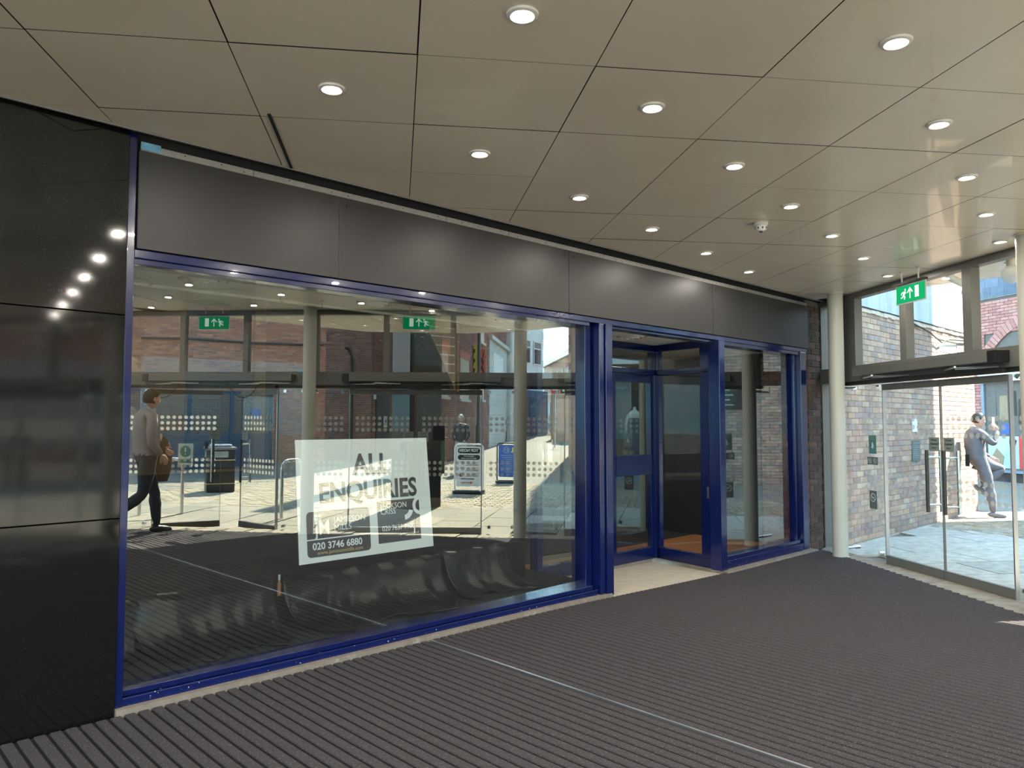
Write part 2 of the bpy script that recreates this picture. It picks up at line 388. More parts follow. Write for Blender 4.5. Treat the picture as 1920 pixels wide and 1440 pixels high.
def area(poly):
    n = len(poly); return abs(sum(poly[i][0]*poly[(i+1) % n][1]-poly[(i+1) % n][0]*poly[i][1] for i in range(n)))/2

# key points of the glazed front of the mall (all metres)
U2 = Vector((cos(radians(55.1)), sin(radians(55.1)))); V2 = Vector((U2.y, -U2.x))
S0 = Vector((9.245, .003))                       # glazing meets brick pier
K1 = Vector((8.93, -.449)); K2 = Vector((7.245, -2.87)); K3 = Vector((5.27, -4.87)); K4 = Vector((3.55, -7.05)); K5 = Vector((1.75, -9.2))
CZ = 3.0

# =================================================================== STRUCTURE
# --- ceiling panels on the skewed grid
LO = Vector((1.887, -2.2)); LU = Vector((.413, .592)); LV = Vector((.602, -.434))
ceil = thing('ceiling', None, None, kind='structure')
back = MB(); back.prism([(-4.5, .02), (9.3, .02), (9.2, 0.1), (8.8, -1.3), (8.85, -4.15), (8.4, -5.35), (7.35, -6.25), (4.85, -6.35), (1.2, -9.6), (-4.5, -9.6)], 3.009, 3.12)
part('backing', back, 'dark_gap', ceil)
far = MB(); count = 0
edges = [(1, 0, 8.92), (.92, -.40, 9.97), (.66, -.75, 9.6), (.0, -1, 6.40)]
for i in range(-14, 12):
    for j in range(-10, 16):
        c = LO+LU*i+LV*j
        q = [c+LU*a+LV*b for a, b in ((-.5, -.5), (.5, -.5), (.5, .5), (-.5, .5))]
        poly = [(p.x, p.y) for p in q]
        poly = clip(poly, 0, 1, -.075)
        if c.x > 3.6:
            for (nx, ny, d) in edges:
                if poly: poly = clip(poly, nx, ny, d)
        else:
            if poly: poly = clip(poly, 0, -1, 9.3)
            if poly: poly = clip(poly, -1, 0, 4.5)  # unseen ceiling end cut back so light from the open court gets in
            if poly: poly = clip(poly, .78, -.62, 8.35)
        if not poly or len(poly) < 3 or area(poly) < .004: continue
        cx = sum(p[0] for p in poly)/len(poly); cy = sum(p[1] for p in poly)/len(poly)
        ins = inset(poly, .0024 if (i, j) != (0, -1) else .004)
        if ins is None: ins = poly
        dz = random.uniform(-.0012, .0012)
        near = (-0.8 < cx and cy > -6.6 and count < 296 and cx+(-cy)*1.0 > .5)
        if near:
            cz = (cx, cy, CZ); mb = MB(); mb.prism(ins, CZ+dz, CZ+.005)
            o = part('ceiling_panel', mb, 'panel', ceil); count += 1
            o.data.materials.append(M['dark_gap'])
            for pp in o.data.polygons:
                if abs(pp.normal.z) < .5: pp.material_index = 1
        else: far.prism(ins, CZ+dz, CZ+.005)
part('ceiling_panel', far, 'panel', ceil, kind='stuff')
mb = MB(); mb.box((-4.5, -.072, 2.992), (9.2, -.060, 3.03)); part('edge_trim', mb, 'alu_white', ceil)
mb = MB()                                                  # the one open joint left of the fascia
pa = LO+LU*(-.5+.0)+LV*(-.5); 
g0 = Vector((1.62, -.72)); g1 = Vector((2.07, -.078)); nn = Vector((-(g1-g0).y, (g1-g0).x)).normalized()*.008
mb.prism([tuple(g0-nn), tuple(g1-nn), tuple(g1+nn), tuple(g0+nn)], 2.994, 2.9995); part('open_joint', mb, 'dark_gap', ceil)

# --- mall floor, far sides left open to let daylight reach the ceiling
fl = thing('floor', None, None, kind='structure')
mb = MB()
xs = [-9, -4, 0, 2, 4, 4.6, 5.2, 5.8, 6.4, 7.0, 7.6, 8.8, 9.25]
def yin(x):
    pts = [(1.6, -9.0), (3.25, -6.95), (4.98, -4.72), (6.88, -2.72), (8.62, -.50), (8.95, -.06)]
    if x <= 1.6: return -9.0
    for a, b in zip(pts, pts[1:]):
        if a[0] <= x <= b[0]: return a[1]+(b[1]-a[1])*(x-a[0])/(b[0]-a[0])
    return -.06
for a, b in zip(xs, xs[1:]):
    za, zb = zf(a)-.03, zf(b)-.03
    mb.add([(a, -9.6, za), (b, -9.6, zb), (b, 0, zb), (a, 0, za), (a, -9.6, -.2), (b, -9.6, -.2), (b, 0, -.2), (a, 0, -.2)], [(0, 1, 2, 3)])
# keep the screed only inside the mall
def inside_mall(x):  # glazing line y at x
    pts = [(1.75, -9.2), (3.55, -7.05), (5.27, -4.87), (7.245, -2.87), (8.93, -.449), (9.245, 0)]
    if x <= 1.75: return -9.2
    for a, b in zip(pts, pts[1:]):
        if a[0] <= x <= b[0]: return a[1]+(b[1]-a[1])*(x-a[0])/(b[0]-a[0])
    return 0
mb = MB(); N = 60; xx = [-9+18.2*i/N for i in range(N+1)]
for a, b in zip(xx, xx[1:]):
    mb.add([(a, inside_mall(a), zf(a)-.016), (b, inside_mall(b), zf(b)-.016), (b, 0.02, zf(b)-.016), (a, 0.02, zf(a)-.016)], [(0, 1, 2, 3)])
part('screed', mb, 'groove', fl)
for i in range(8):
    for j in range(9):
        a = -9+i*.92; b = a+.912; c = -9.2+j*1.02; mb = MB(); mb.box((a, c, .0), (min(b, -1.62), c+1.01, .064)); part('bounce_floor_tile', mb, 'slab', fl)  # unseen floor, tiled instead of matted to bounce light up to the ceiling

# --- ribbed entrance mats
def mat_thing(label, x0, x1):
    t = thing('entrance_mat', label, 'mat', ((x0+x1)/2, -.06, zf((x0+x1)/2)-.012))
    p = .0644; k = int((x1-x0)/p); off = wloc(t)
    for i in range(k):
        a = x0+i*p; c = a+p/2; y0 = yin(c); y1 = -.055
        if y1-y0 < .08: continue
        w2 = .0248; z = zf(c); mb = MB()
        # a rib: flat top, chamfered shoulders
        sec = [(-w2, -.013), (-w2, -.004), (-w2+.004, 0), (w2-.004, 0), (w2, -.004), (w2, -.013)]
        v = [(c+s, y0, z+h) for s, h in sec]+[(c+s, y1, z+h) for s, h in sec]; n = len(sec)
        f = [(q, n+q, n+(q+1) % n, (q+1) % n) for q in range(n)]+[tuple(range(n)), tuple(range(n, 2*n))[::-1]]
        mb.add(v, f, .5); part('rib', mb, 'rib', t)
    mb = MB(); n_ = 40
    for i in range(n_):
        a = x0+(x1-x0)*i/n_; b = x0+(x1-x0)*(i+1)/n_
        mb.add([(a, yin(a), zf(a)-.013), (b, yin(b), zf(b)-.013), (b, -.056, zf(b)-.013), (a, -.056, zf(a)-.013)], [(0, 1, 2, 3)])
    part('backing', mb, 'groove', t)
    return t
mat_thing('charcoal ribbed entrance mat left of the thin metal strip, under the big shop window', -1.6, 3.115)
mat_thing('charcoal ribbed entrance mat right of the thin metal strip, running to the glass doors', 3.135, 8.9)
mb = MB(); mb.box((3.117, -6.0, zf(3.1)-.012), (3.133, -.056, zf(3.1)+.002)); solo('mat_divider', mb, 'alu', 'thin metal strip between the two ribbed mats', 'floor strip')

# --- stone border between mat and glazing: single slabs
bord = thing('stone_border', 'pale stone slabs between the ribbed mat and the glass doors', 'paving', (7, -3, 0))
pl_in = [(8.95, -.06), (8.62, -.50), (6.88, -2.72), (4.98, -4.72), (3.25, -6.95), (1.6, -9.0)]
pl_out = [(9.22, -.02), (8.90, -.47), (7.22, -2.90), (5.25, -4.90), (3.53, -7.08), (1.75, -9.2)]
for s in range(len(pl_in)-1):
    a0, a1, b0, b1 = Vector(pl_in[s]), Vector(pl_in[s+1]), Vector(pl_out[s]), Vector(pl_out[s+1]); n_ = max(1, int((a1-a0).length/.62))
    for i in range(n_):
        t0, t1 = i/n_, (i+1)/n_; g = .004
        q = [a0.lerp(a1, t0), a0.lerp(a1, t1), b0.lerp(b1, t1), b0.lerp(b1, t0)]
        ins = inset([tuple(p) for p in q], g) or [tuple(p) for p in q]
        z = zf(sum(p[0] for p in ins)/4)-.004; mb = MB(); mb.prism(ins, -.03, z, 0.); part('slab', mb, 'slab', bord)

# =================================================================== SHOP FRONT
# granite pier on the left: three courses
gp = thing('granite_pier', 'polished black granite wall at the far left, beside the blue window frame', 'wall', (-.5, 0, 0))
for z0, z1 in ((zf(0)-.01, 1.028), (1.032, 2.048), (2.052, 3.008)):
    fy = lambda x, z: -.03+(x-.9)*math.tan(radians(1.3))+(z-1.5)*math.tan(radians(.12))
    mb = MB(); mb.add([(-3.2, fy(-3.2, z0), z0), (1.205, fy(1.205, z0), z0), (1.205, .35, z0), (-3.2, .35, z0), (-3.2, fy(-3.2, z1), z1), (1.205, fy(1.205, z1), z1), (1.205, .35, z1), (-3.2, .35, z1)], [(3,2,1,0),(4,5,6,7),(0,1,5,4),(1,2,6,5),(2,3,7,6),(3,0,4,7)]); part('granite_panel', mb, 'granite', gp, bevel=.002)
mb = MB(); mb.box((-9, -.0, 0), (-3.202, .35, 3.3)); part('granite_panel', mb, 'granite', gp); mb = MB(); mb.box((-3.2, .1, 3.009), (1.24, .35, 3.3)); part('granite_panel', mb, 'granite', gp)
# concrete threshold under the window
kt = thing('concrete_kerb', 'narrow worn concrete kerb under the blue sill', 'kerb', (4, 0, .05))
xs = [1.206]+[1.4+i*.32 for i in range(12)]+[5.05]
for a, b in zip(xs, xs[1:]):
    mb = MB(); y0 = -.052
    v = [(a, y0, zf(a)-.02), (b, y0, zf(b)-.02), (b, .16, zf(b)-.02), (a, .16, zf(a)-.02), (a, y0+.006, zf(a)+.024), (b, y0+.006, zf(b)+.024), (b, .16, zf(b)+.03), (a, .16, zf(a)+.03)]
    mb.add(v, [(3,2,1,0),(4,5,6,7),(0,1,5,4),(1,2,6,5),(2,3,7,6),(3,0,4,7)]); part('kerb_length', mb, 'concrete', kt)
mb = MB()
for a, b in ((6.8, 7.4), (7.4, 8.0), (8.0, 8.82)):
    mb = MB(); mb.add([(a, -.10, zf(a)-.02), (b, -.10, zf(b)-.02), (b, .14, zf(b)-.02), (a, .14, zf(a)-.02), (a, -.09, zf(a)+.012), (b, -.09, zf(b)+.012), (b, .14, zf(b)+.02), (a, .14, zf(a)+.02)], [(3,2,1,0),(4,5,6,7),(0,1,5,4),(1,2,6,5),(2,3,7,6),(3,0,4,7)])
    part('kerb_length', mb, 'concrete', kt)

sf = thing('shopfront_frame', 'royal blue painted metal shopfront frame around the windows and doorway', 'shopfront', (4, 0, 0))
def fb(name, a, b, mat='blue', bev=.004): 
    mb = MB(); mb.box(a, b); return part(name, mb, mat, sf, bevel=bev)
def lb(name, x0, x1, y0, y1, za0, zb0, za1, zb1, mat='blue', bev=.003):
    mb = MB(); mb.add([(x0,y0,za0),(x1,y0,zb0),(x1,y1,zb0),(x0,y1,za0),(x0,y0,za1),(x1,y0,zb1),(x1,y1,zb1),(x0,y1,za1)], [(3,2,1,0),(4,5,6,7),(0,1,5,4),(1,2,6,5),(2,3,7,6),(3,0,4,7)])
    return part(name, mb, mat, sf, bevel=bev)
HB = 2.335
fb('jamb', (1.207, -.012, .08), (1.246, .14, 3.0))
fb('header', (1.246, -.01, 2.352), (8.8, .12, 2.398)); fb('header', (1.246, .004, HB-.012), (4.83, .15, 2.352), bev=.002)
fb('header', (6.9, .004, HB-.02), (8.7, .15, 2.352), bev=.002); fb('header', (5.08, .03, HB-.004), (6.82, .15, 2.352), bev=.002)
# two-step sills
lb('sill', 1.246, 4.905, -.008, .15, .092, .082, .135, .128, 'blue_worn'); lb('sill', 1.246, 4.86, .010, .15, .138, .131, .168, .164)
lb('sill', 6.90, 8.62, -.008, .15, .030, .030, .110, .112, 'blue_worn'); lb('sill', 6.90, 8.62, .014, .15, .112, .114, .15, .152)
# mullion group left of the doorway
fb('mullion', (4.83, .06, .13), (4.905, .22, HB)); fb('mullion', (4.925, -.02, .068), (4.985, .20, 2.352)); fb('mullion', (4.995, -.035, .062), (5.082, .20, 2.352))
fb('mullion', (6.795, -.03, .03), (6.90, .10, 2.352)); 
fb('jamb', (8.62, -.012, .035), (8.76, .05, 2.352)); fb('jamb', (8.57, .05, .12), (8.63, .14, HB-.02))
# recessed doorway: left glazed return, back screen, right return
fb('post', (5.03, .82, .10), (5.10, .92, 2.37), bev=.003)
fb('post', (6.93, .86, .03), (7.03, .96, 2.37), bev=.003)
fb('rail', (5.08, .86, 2.30), (6.95, .96, 2.372)); fb('rail', (5.08, .86, 2.045), (6.95, .96, 2.10)); 
fb('rail', (5.10, .87, .035), (6.16, .95, .16)); fb('stile', (6.13, .87, .03), (6.185, .95, 2.05))
# right return (x about 6.86 to 6.98)
ur = Vector((6.975-6.85, .88-.08)); ur_l = ur.length; ur.normalize(); nr = Vector((-ur.y, ur.x)); PRt = (6.85, .08)
def rr(name, a, b, mat='blue'):
    mb = MB(); mb.pbox(PRt, ur, nr, a, b); return part(name, mb, mat, sf, bevel=.003)
rr('rail', (0, -.03, 2.30), (ur_l, .03, 2.372)); rr('rail', (0, -.03, 2.03), (ur_l, .03, 2.095)); rr('rail', (.05, -.03, .035), (ur_l, .03, .155))
rr('stile', (0, -.035, .03), (.15, .03, 2.3)); rr('stile', (ur_l-.07, -.03, .035), (ur_l, .03, 2.3))
mb = MB(); mb.pbox(PRt, ur, nr, (.03, .03, .74), (.06, .045, .86)); rr_o = part('keyhole_plate', mb, 'chrome', sf)
rr('threshold', (0, -.02, -.1), (ur_l, .06, .036), 'concrete')

# windows (panes) of the shopfront as structure
def pane_obj(parent, name, P, u, n, t0, t1, z0, z1, mat, th=.010, z0b=None):
    mb = MB(); v = []
    z0b = z0 if z0b is None else z0b
    for d in (0,):
        for (t, z) in ((t0, z0), (t1, z0b), (t1, z1), (t0, z1)):
            v.append((P[0]+u[0]*t+n[0]*d, P[1]+u[1]*t+n[1]*d, z))
    mb.add(v, [(0, 1, 2, 3)], .5); return part(name, mb, mat, parent)
# big pane is very slightly out of true (1.3 degrees), as its reflections show
ya = radians(1.3); tb = radians(-.2)
nP = Vector((sin(ya), -cos(ya)*cos(tb), sin(tb))).normalized(); cP = Vector((3.1, .075, 1.5))
def py(x, z): return cP.y-(nP.x*(x-cP.x)+nP.z*(z-cP.z))/nP.y
w1 = thing('window_1', None, None, kind='structure')
mb = MB(); q = [(1.24, .15), (4.86, .15), (4.86, 2.345), (1.24, 2.345)]
mb.add([(x, py(x, z), z) for x, z in q], [(0, 1, 2, 3)], .5); part('pane', mb, 'glass_shop', w1)
yb = radians(.8)
w2 = thing('window_2', None, None, kind='structure')
mb = MB(); mb.add([(x, .10+math.tan(yb)*(x-7.7), z) for x, z in ((6.88, .13), (8.5, .13), (8.5, 2.34), (6.88, 2.34))], [(0, 1, 2, 3)], .5); part('pane', mb, 'glass_shop', w2)
w3 = thing('window_3', None, None, kind='structure')
pane_obj(w3, 'pane', (5.055, .2), (0, 1), (1, 0), 0, .64, .10, 2.33, 'glass_wall')
pane_obj(w3, 'pane', (5.10, .91), (1, 0), (0, 1), 0, 1.04, .15, 2.05, 'glass_shop')
pane_obj(w3, 'pane', (5.10, .91), (1, 0), (0, 1), 0, 1.84, 2.095, 2.305, 'glass_shop')
M['glass_side'] = glass_mat('side_glass', .05, (.9, .94, .92), .16); pane_obj(w3, 'pane', PRt, ur, nr, .14, ur_l-.06, .15, 2.035, 'glass_side'); pane_obj(w3, 'pane', PRt, ur, nr, .14, ur_l-.06, 2.09, 2.305, 'glass_side')
# door leaf in the recess
d1 = thing('door_1', None, None, (6.94, .91, .03), kind='structure')
def dp(name, a, b, mat='blue'):
    mb = MB(); mb.box(a, b); return part(name, mb, mat, d1, bevel=.003)
dp('stile', (6.19, .875, .035), (6.26, .935, 2.04)); dp('stile', (6.87, .875, .035), (6.935, .935, 2.04))
dp('top_rail', (6.26, .875, 1.95), (6.87, .935, 2.04)); dp('bottom_rail', (6.26, .875, .035), (6.87, .935, .155)); dp('mid_rail', (6.255, .865, .95), (6.88, .94, 1.165))
pane_obj(d1, 'pane', (6.25, .91), (1, 0), (0, 1), 0, .63, 1.15, 1.96, 'glass_shop'); pane_obj(d1, 'pane', (6.25, .91), (1, 0), (0, 1), 0, .63, .15, .96, 'glass_shop')
# recess floor tiles
rf = thing('recess_floor', 'pale ridged tiles on the floor of the shop doorway', 'floor', (5.9, .4, .03))
for i in range(6):
    for j in range(3):
        a = 5.085+i*.30; b = a+.296; c0 = -.05+j*.30; c1 = c0+.296
        if a > 6.85: continue
        mb = MB(); zz = [zf(a)-.014+.0*j, zf(min(b, 6.9))-.014]
        b = min(b, 6.84); mb.add([(a,c0,zz[0]-.03),(b,c0,zz[1]-.03),(b,c1,zz[1]-.03),(a,c1,zz[0]-.03),(a,c0,zz[0]),(b,c0,zz[1]),(b,c1,zz[1]),(a,c1,zz[0])], [(3,2,1,0),(4,5,6,7),(0,1,5,4),(1,2,6,5),(2,3,7,6),(3,0,4,7)])
        part('tile', mb, 'tile', rf)

# --- fascia: bulkhead, boards, strip
mb = MB(); mb.box((1.246, .03, 2.40), (8.82, .4, 3.30)); o = solo('trim_1', mb, 'dark_gap', None, None, kind='structure')
seams = [1.252, 2.42, 4.545, 6.70, 8.815]
labs = ['grey fascia board at the left end, above the big window beside the granite',
        'grey fascia board second from the left, between the two visible pale seams', 'grey fascia board above the mullions left of the doorway',
        'grey fascia board at the right end, beside the brick pier']
for k in range(4):
    a, b = seams[k]+.0025, seams[k+1]-.0025
    t = thing('fascia_board', labs[k], 'fascia board', ((a+b)/2, 0, 2.4))
    mb = MB(); mb.box((a, -.022, 2.402), (b, -.017, 2.914)); part('board', mb, 'fascia', t)
    for x in ([a+.06, b-.045] if k else [a+.055, b-.05]):
        mb = MB(); mb.lathe([(.001, 0), (.010, 0), (.013, .002), (.013, .004)], (0, 0, 0), 12)
        mb.v = [(x+p[0], -.022-p[2], 2.865+p[1]) for p in mb.v]; part('bolt_hole', mb, 'black', t)
mb = MB(); mb.box((1.256, -.0168, 2.404), (8.810, -.006, 2.910)); solo('fascia_backing', mb, 'alu_white', 'pale backing seen as thin seams between the grey fascia boards', 'backing')
st = thing('fixing_strip', 'pale drilled metal strip along the top of the grey fascia', 'metal strip', (5, 0, 2.92))
cuts = [1.262, 1.87, 3.28, 3.88, 5.0, 6.3, 7.5, 8.815]
for a, b in zip(cuts, cuts[1:]):
    mb = MB(); mb.box((a+.002, -.012, 2.917), (b-.002, .006, 2.952)); part('strip_length', mb, 'alu_white', st)
mb = MB()
for i in range(34):
    x = 1.45+i*.215+random.uniform(-.07, .07); zc = 2.934+random.uniform(-.008, .008); mb.cyl((x, -.0125, zc), (x, -.014, zc), .004, n=6)
part('screw_hole', mb, 'black', st, kind='stuff')
mb = MB(); mb.box((1.262, -.016, 2.922), (1.36, -.0125, 2.962)); part('torn_sticker', mb, pm('torn_blue_sticker', (.16, .42, .62), .5, var=.3, scale=30, col2=(.7, .75, .75)), st, label='torn blue sticker')

# =================================================================== SHOP INTERIOR
def ib(name, a, b, mat, **k):
    mb = MB(); mb.box(a, b); return solo({'ceiling_strip': 'ceiling_display', 'bulkhead': 'trim_4', 'shop_ceiling': 'ceiling_shop', 'back_wall': 'wall_back', 'end_wall': 'wall_side', 'left_reveal': 'trim_5', 'shop_floor': 'floor_shop', 'timber_floor': 'floor_timber'}[name], mb, mat, None, None, kind='structure')
ib('end_wall', (8.8, .62, 0), (8.9, 6.6, 3.2), 'shop_black')
ib('ceiling_strip', (1.2, .40, 2.385), (5.03, .90, 2.40), 'shop_ceiling'); ib('ceiling_strip', (1.25, .12, 2.385), (5.03, .40, 2.399), 'shop_ceiling')
ib('ceiling_strip', (5.03, .12, 2.375), (7.0, 1.0, 2.40), 'shop_ceiling'); ib('ceiling_strip', (7.0, .12, 2.385), (8.8, 1.9, 2.40), 'shop_ceiling')
ib('bulkhead', (1.2, .90, 2.37), (5.03, .93, 3.2), 'shop_ceiling'); ib('shop_ceiling', (-3.2, .03, 3.2), (12.2, 7, 3.3), 'shop_black'); mb = MB(); mb.box((-9, .05, 3.301), (9.24, 8, 11)); solo('wall_upper', mb, 'brick_dark', None, None, kind='structure'); fb('threshold', (5.06, .86, -.1), (7.0, .99, .034), 'concrete'); mb = MB(); mb.box((1.25, .401, 3.0), (8.8, .9, 3.19)); solo('trim_6', mb, 'shop_black', None, None, kind='structure')
ib('back_wall', (-3, 6.6, 0), (12, 6.7, 3.2), 'shop_black'); ib('end_wall', (-3.1, .35, 0), (-3, 6.7, 3.2), 'shop_black'); ib('end_wall', (12, .2, 0), (12.1, 6.7, 3.2), 'shop_black')
ib('shop_floor', (-3, 1.6, .0), (12, 6.6, .03), 'shop_black'); ib('timber_floor', (7.03, .15, .0), (8.8, 4.5, .028), 'wood_floor'); ib('timber_floor', (5.1, .97, .0), (7.03, 4.5, .026), 'wood_floor')
mb = MB(); mb.add([(1.2,.10,.02),(5.03,.10,.02),(5.03,1.6,.02),(1.2,1.6,.02),(1.2,.10,.158),(5.03,.10,.150),(5.03,1.6,.150),(1.2,1.6,.158)], [(3,2,1,0),(4,5,6,7),(0,1,5,4),(1,2,6,5),(2,3,7,6),(3,0,4,7)]); solo('floor_display', mb, 'carpet', None, None, kind='structure')
ib('left_reveal', (1.0, .15, .1), (1.2, 3, 3.2), 'shop_black')
# wall finishes at the back of the shop
wf = thing('wall_finish', None, None, kind='structure'); wf.name = 'trim_2'
def wb(name, a, b, mat):
    mb = MB(); mb.box(a, b); return part(name, mb, mat, wf)
wb('amber_panel', (2.2, 4.98, .95), (3.35, 5.1, 2.95), 'amber'); wb('amber_post', (4.19, 4.95, .93), (4.33, 5.1, 3.15), 'amber')
wb('amber_ledge', (2.2, 4.93, .925), (4.33, 4.99, .95), 'amber')
for i in range(12):
    wb('slat', (3.36, 5.0, .97+i*.165), (4.18, 5.03, 1.125+i*.165), 'navy')
for i in range(16):
    wb('slat', (8.1, 5.0, .1+i*.155), (9.9, 5.03, .245+i*.155), 'navy')
mb = MB(); mb.add([(6.95, 5.0, 2.9), (7.46, 5.0, 2.02), (7.46, 5.0, 3.18), (6.95, 5.0, 3.18), (6.95, 5.1, 2.9), (7.46, 5.1, 2.02), (7.46, 5.1, 3.18), (6.95, 5.1, 3.18)], [(0,1,2,3),(7,6,5,4),(0,4,5,1),(1,5,6,2),(2,6,7,3),(3,7,4,0)]); part('slat_board', mb, 'tan', wf)
for i in range(8):
    z = 2.14+i*.138; x0 = max(6.95, 6.95+(2.9-z)*.51/.88) if z < 2.9 else 6.95
    wb('slat_strip', (x0, 4.985, z), (7.44, 5.0, z+.02), 'cream_shelf')
wb('board_edge', (7.46, 4.95, 2.0), (7.5, 5.1, 3.18), 'amber')
# ceiling diffusers, round
for k, (x, lab) in enumerate(((1.80, 'round ringed ceiling vent nearest the granite pier, inside the window'), (3.05, 'round ringed ceiling vent at the middle of the window display'), (4.4, 'faint round ceiling vent near the right end of the big window'), (6.05, 'round ringed ceiling vent over the shop doorway'))):
    zc = 2.385 if x < 5 else 2.375
    t = thing('ceiling_vent', lab, 'vent', (x, .5, zc), 'round ceiling vents behind the shop glass')
    for r0, r1, dz in ((.15, .185, -.008), (.10, .135, -.018), (.055, .085, -.026)):
        mb = MB(); mb.lathe([(r0, 0), (r0+.01, dz), (r1-.01, dz+.003), (r1, 0)], (x, .5, zc), 28); part('ring', mb, 'white_plastic', t, smooth=True)
    mb = MB(); mb.lathe([(.001, -.03), (.02, -.03), (.028, -.02), (.028, 0)], (x, .5, zc), 16); part('hub', mb, 'white_plastic', t, smooth=True)
    mb = MB(); mb.lathe([(.001, -.001), (.15, -.001), (.15, 0)], (x, .5, zc), 24); part('dark_core', mb, 'groove', t)
for x, y, lab in ((1.52, .62, 'small metal ceiling hook beside the left vent'), (2.38, .66, 'small metal ceiling hook in the middle of the window'), (2.72, .70, 'small metal ceiling hook left of the second vent')):
    mb = MB(); mb.cyl((x, y, 2.384), (x, y, 2.376), .014, n=10); mb.tube([(x, y, 2.378), (x, y, 2.34), (x+.012, y, 2.328), (x+.022, y, 2.336)], .0028, 6)
    solo('ceiling_hook', mb, 'steel', lab, 'hook', 'hooks over the window display', smooth=True)
# display bench and satin cloths
mb = MB(); mb.box((1.23, .66, .158), (4.72, 1.5, .468)); solo('display_bench', mb, 'satin', 'low black display platform behind the window glass', 'platform', bevel=.01)
def cloth(label, x0, x1, y_top, drop, seed, flare0=.0, flare1=.0, zt=.478, fold=1.9):
    rnd = random.Random(seed); nx, nz = 70, 26; mb = MB(); v = []
    fr = [(rnd.uniform(6, 9), rnd.uniform(0, 6), .9), (rnd.uniform(13, 19), rnd.uniform(0, 6), .55), (rnd.uniform(26, 38), rnd.uniform(0, 6), .28)]
    for k in range(nz+1):
        s = k/nz
        for i in range(nx+1):
            t = i/nx; x = x0+(x1-x0)*t
            if s < .12:                                  # lies on the bench top
                q = s/.12; y = y_top+.22*(1-q); z = zt+.004*sin(x*23+k)
            else:
                q = (s-.12)/.88; fo = sum(a*sin(f*(x+.10*q*sin(3*x))*1.3+p+q*1.2) for f, p, a in fr)
                sweep = (q**1.7)
                y = y_top-.03-(drop*sweep)+fold*.035*fo*q*(1.1-.3*q)
                zt2 = zt-.315*math.sin(min(1, q*1.12)*pi/2)**.8
                z = zt2+.010*abs(fo)*q+.012*sin(x*9+seed)*q
                x += (flare0*(1-t)+flare1*t)*q*q
                z = max(z, .162)
            v.append((x, y, z))
    f = [(k*(nx+1)+i, k*(nx+1)+i+1, (k+1)*(nx+1)+i+1, (k+1)*(nx+1)+i) for k in range(nz) for i in range(nx)]
    mb.add(v, f, .5); o = solo('satin_cloth', mb, 'satin', label, 'cloth', 'black satin cloths over the display bench', smooth=True)
    sb = o.modifiers.new('solid', 'SOLIDIFY'); sb.thickness = .004
    return o
cloth('black satin cloth at the left end of the bench, its corner pulled forward', 1.45, 2.33, .62, .34, 3, .20, -.0)
cloth('black satin cloth in the middle of the bench below the sign board', 2.40, 3.72, .62, .36, 11, .12, .02)
cloth('black satin cloth at the right end of the bench, near the doorway', 3.75, 4.42, .62, .26, 5, .05, .30)
cloth('dim black cloth hanging at the far left, behind the blue jamb', 1.235, 1.46, .60, .12, 8)
mb = MB(); mb.lathe([(.013, 0), (.012, .07), (.007, .10), (.007, .101)], (2.375, .60, .37), 12)
t = thing('paint_brush', 'small brush with a white tip and orange handle standing in the cloth gap', 'brush', (2.375, .60, .37))
part('handle', mb, pm('orange_wood', (.45, .17, .06), .5), t, smooth=True)
mb = MB(); mb.cyl((2.375, .60, .471), (2.375, .60, .505), .007, .008, n=10); part('tip', mb, 'print_white', t, label='white tip')

# --- the enquiries board stuck to the inside of the big pane
bd = thing('letting_board', 'white ALL ENQUIRIES board stuck inside the big shop window', 'sign', (2.75, .08, .65))
BL, BR, TL, TR = Vector((2.236, 0, .655)), Vector((3.264, 0, .655)), Vector((2.194, 0, 1.404)), Vector((3.191, 0, 1.404))
def bp_(s, t, d=0.):  # s along width 0..1, t height 0..1
    p = BL.lerp(BR, s).lerp(TL.lerp(TR, s), t); y = py(p.x, p.z)+.012-d; return (p.x, y, p.z)
bright = (BR-BL).normalized(); bright = Vector((bright.x, math.tan(ya)*bright.x, bright.z)); bup = Vector(bp_(.5, 1))-Vector(bp_(.5, 0))
mb = MB(); mb.add([bp_(0, 0), bp_(1, 0), bp_(1, 1), bp_(0, 1), bp_(0, 0, -.004), bp_(1, 0, -.004), bp_(1, 1, -.004), bp_(0, 1, -.004)], [(0,1,2,3),(7,6,5,4),(0,4,5,1),(1,5,6,2),(2,6,7,3),(3,7,4,0)]); part('board', mb, 'white', bd)
def bquad(name, s0, t0, s1, t1, mat, r=.02, d=.0012, corners=(1, 1, 1, 1)):
    ry = r*1.36; pts = []
    for (cx, cy, a0, on) in ((s0+r, t0+ry, 180, corners[0]), (s1-r, t0+ry, 270, corners[1]), (s1-r, t1-ry, 0, corners[2]), (s0+r, t1-ry, 90, corners[3])):
        if on:
            for k in range(5):
                a = radians(a0+90*k/4); pts.append((cx+r*cos(a), cy+ry*sin(a)))
        else:
            sx = -1 if a0 in (180, 90) else 1; sy = -1 if a0 in (180, 270) else 1
            pts.append((cx+sx*r, cy+sy*ry))
    mb = MB(); mb.add([bp_(x, y, d) for x, y in pts], [tuple(range(len(pts)))], .5); return part(name, mb, mat, bd)
def bt(name, s, s_, t_, size, mat, align='LEFT', bold=0., sx=1., d=.002):
    return text(name, s, size, mat, bd, bp_(s_, t_, d), bright, bup, align, .0004, bold, sx)
bt('lettering', 'ALL', .535, .70, .185, 'print_dark', 'CENTER', .0050, .93); bt('lettering', 'ENQUIRIES', .515, .485, .170, 'print_dark', 'CENTER', .0050, .91)
bquad('agent_panel', .055, .045, .50, .415, 'print_dark', .025); bquad('agent_panel', .56, .085, .90, .455, 'print_dark', .005, corners=(0, 0, 0, 0))
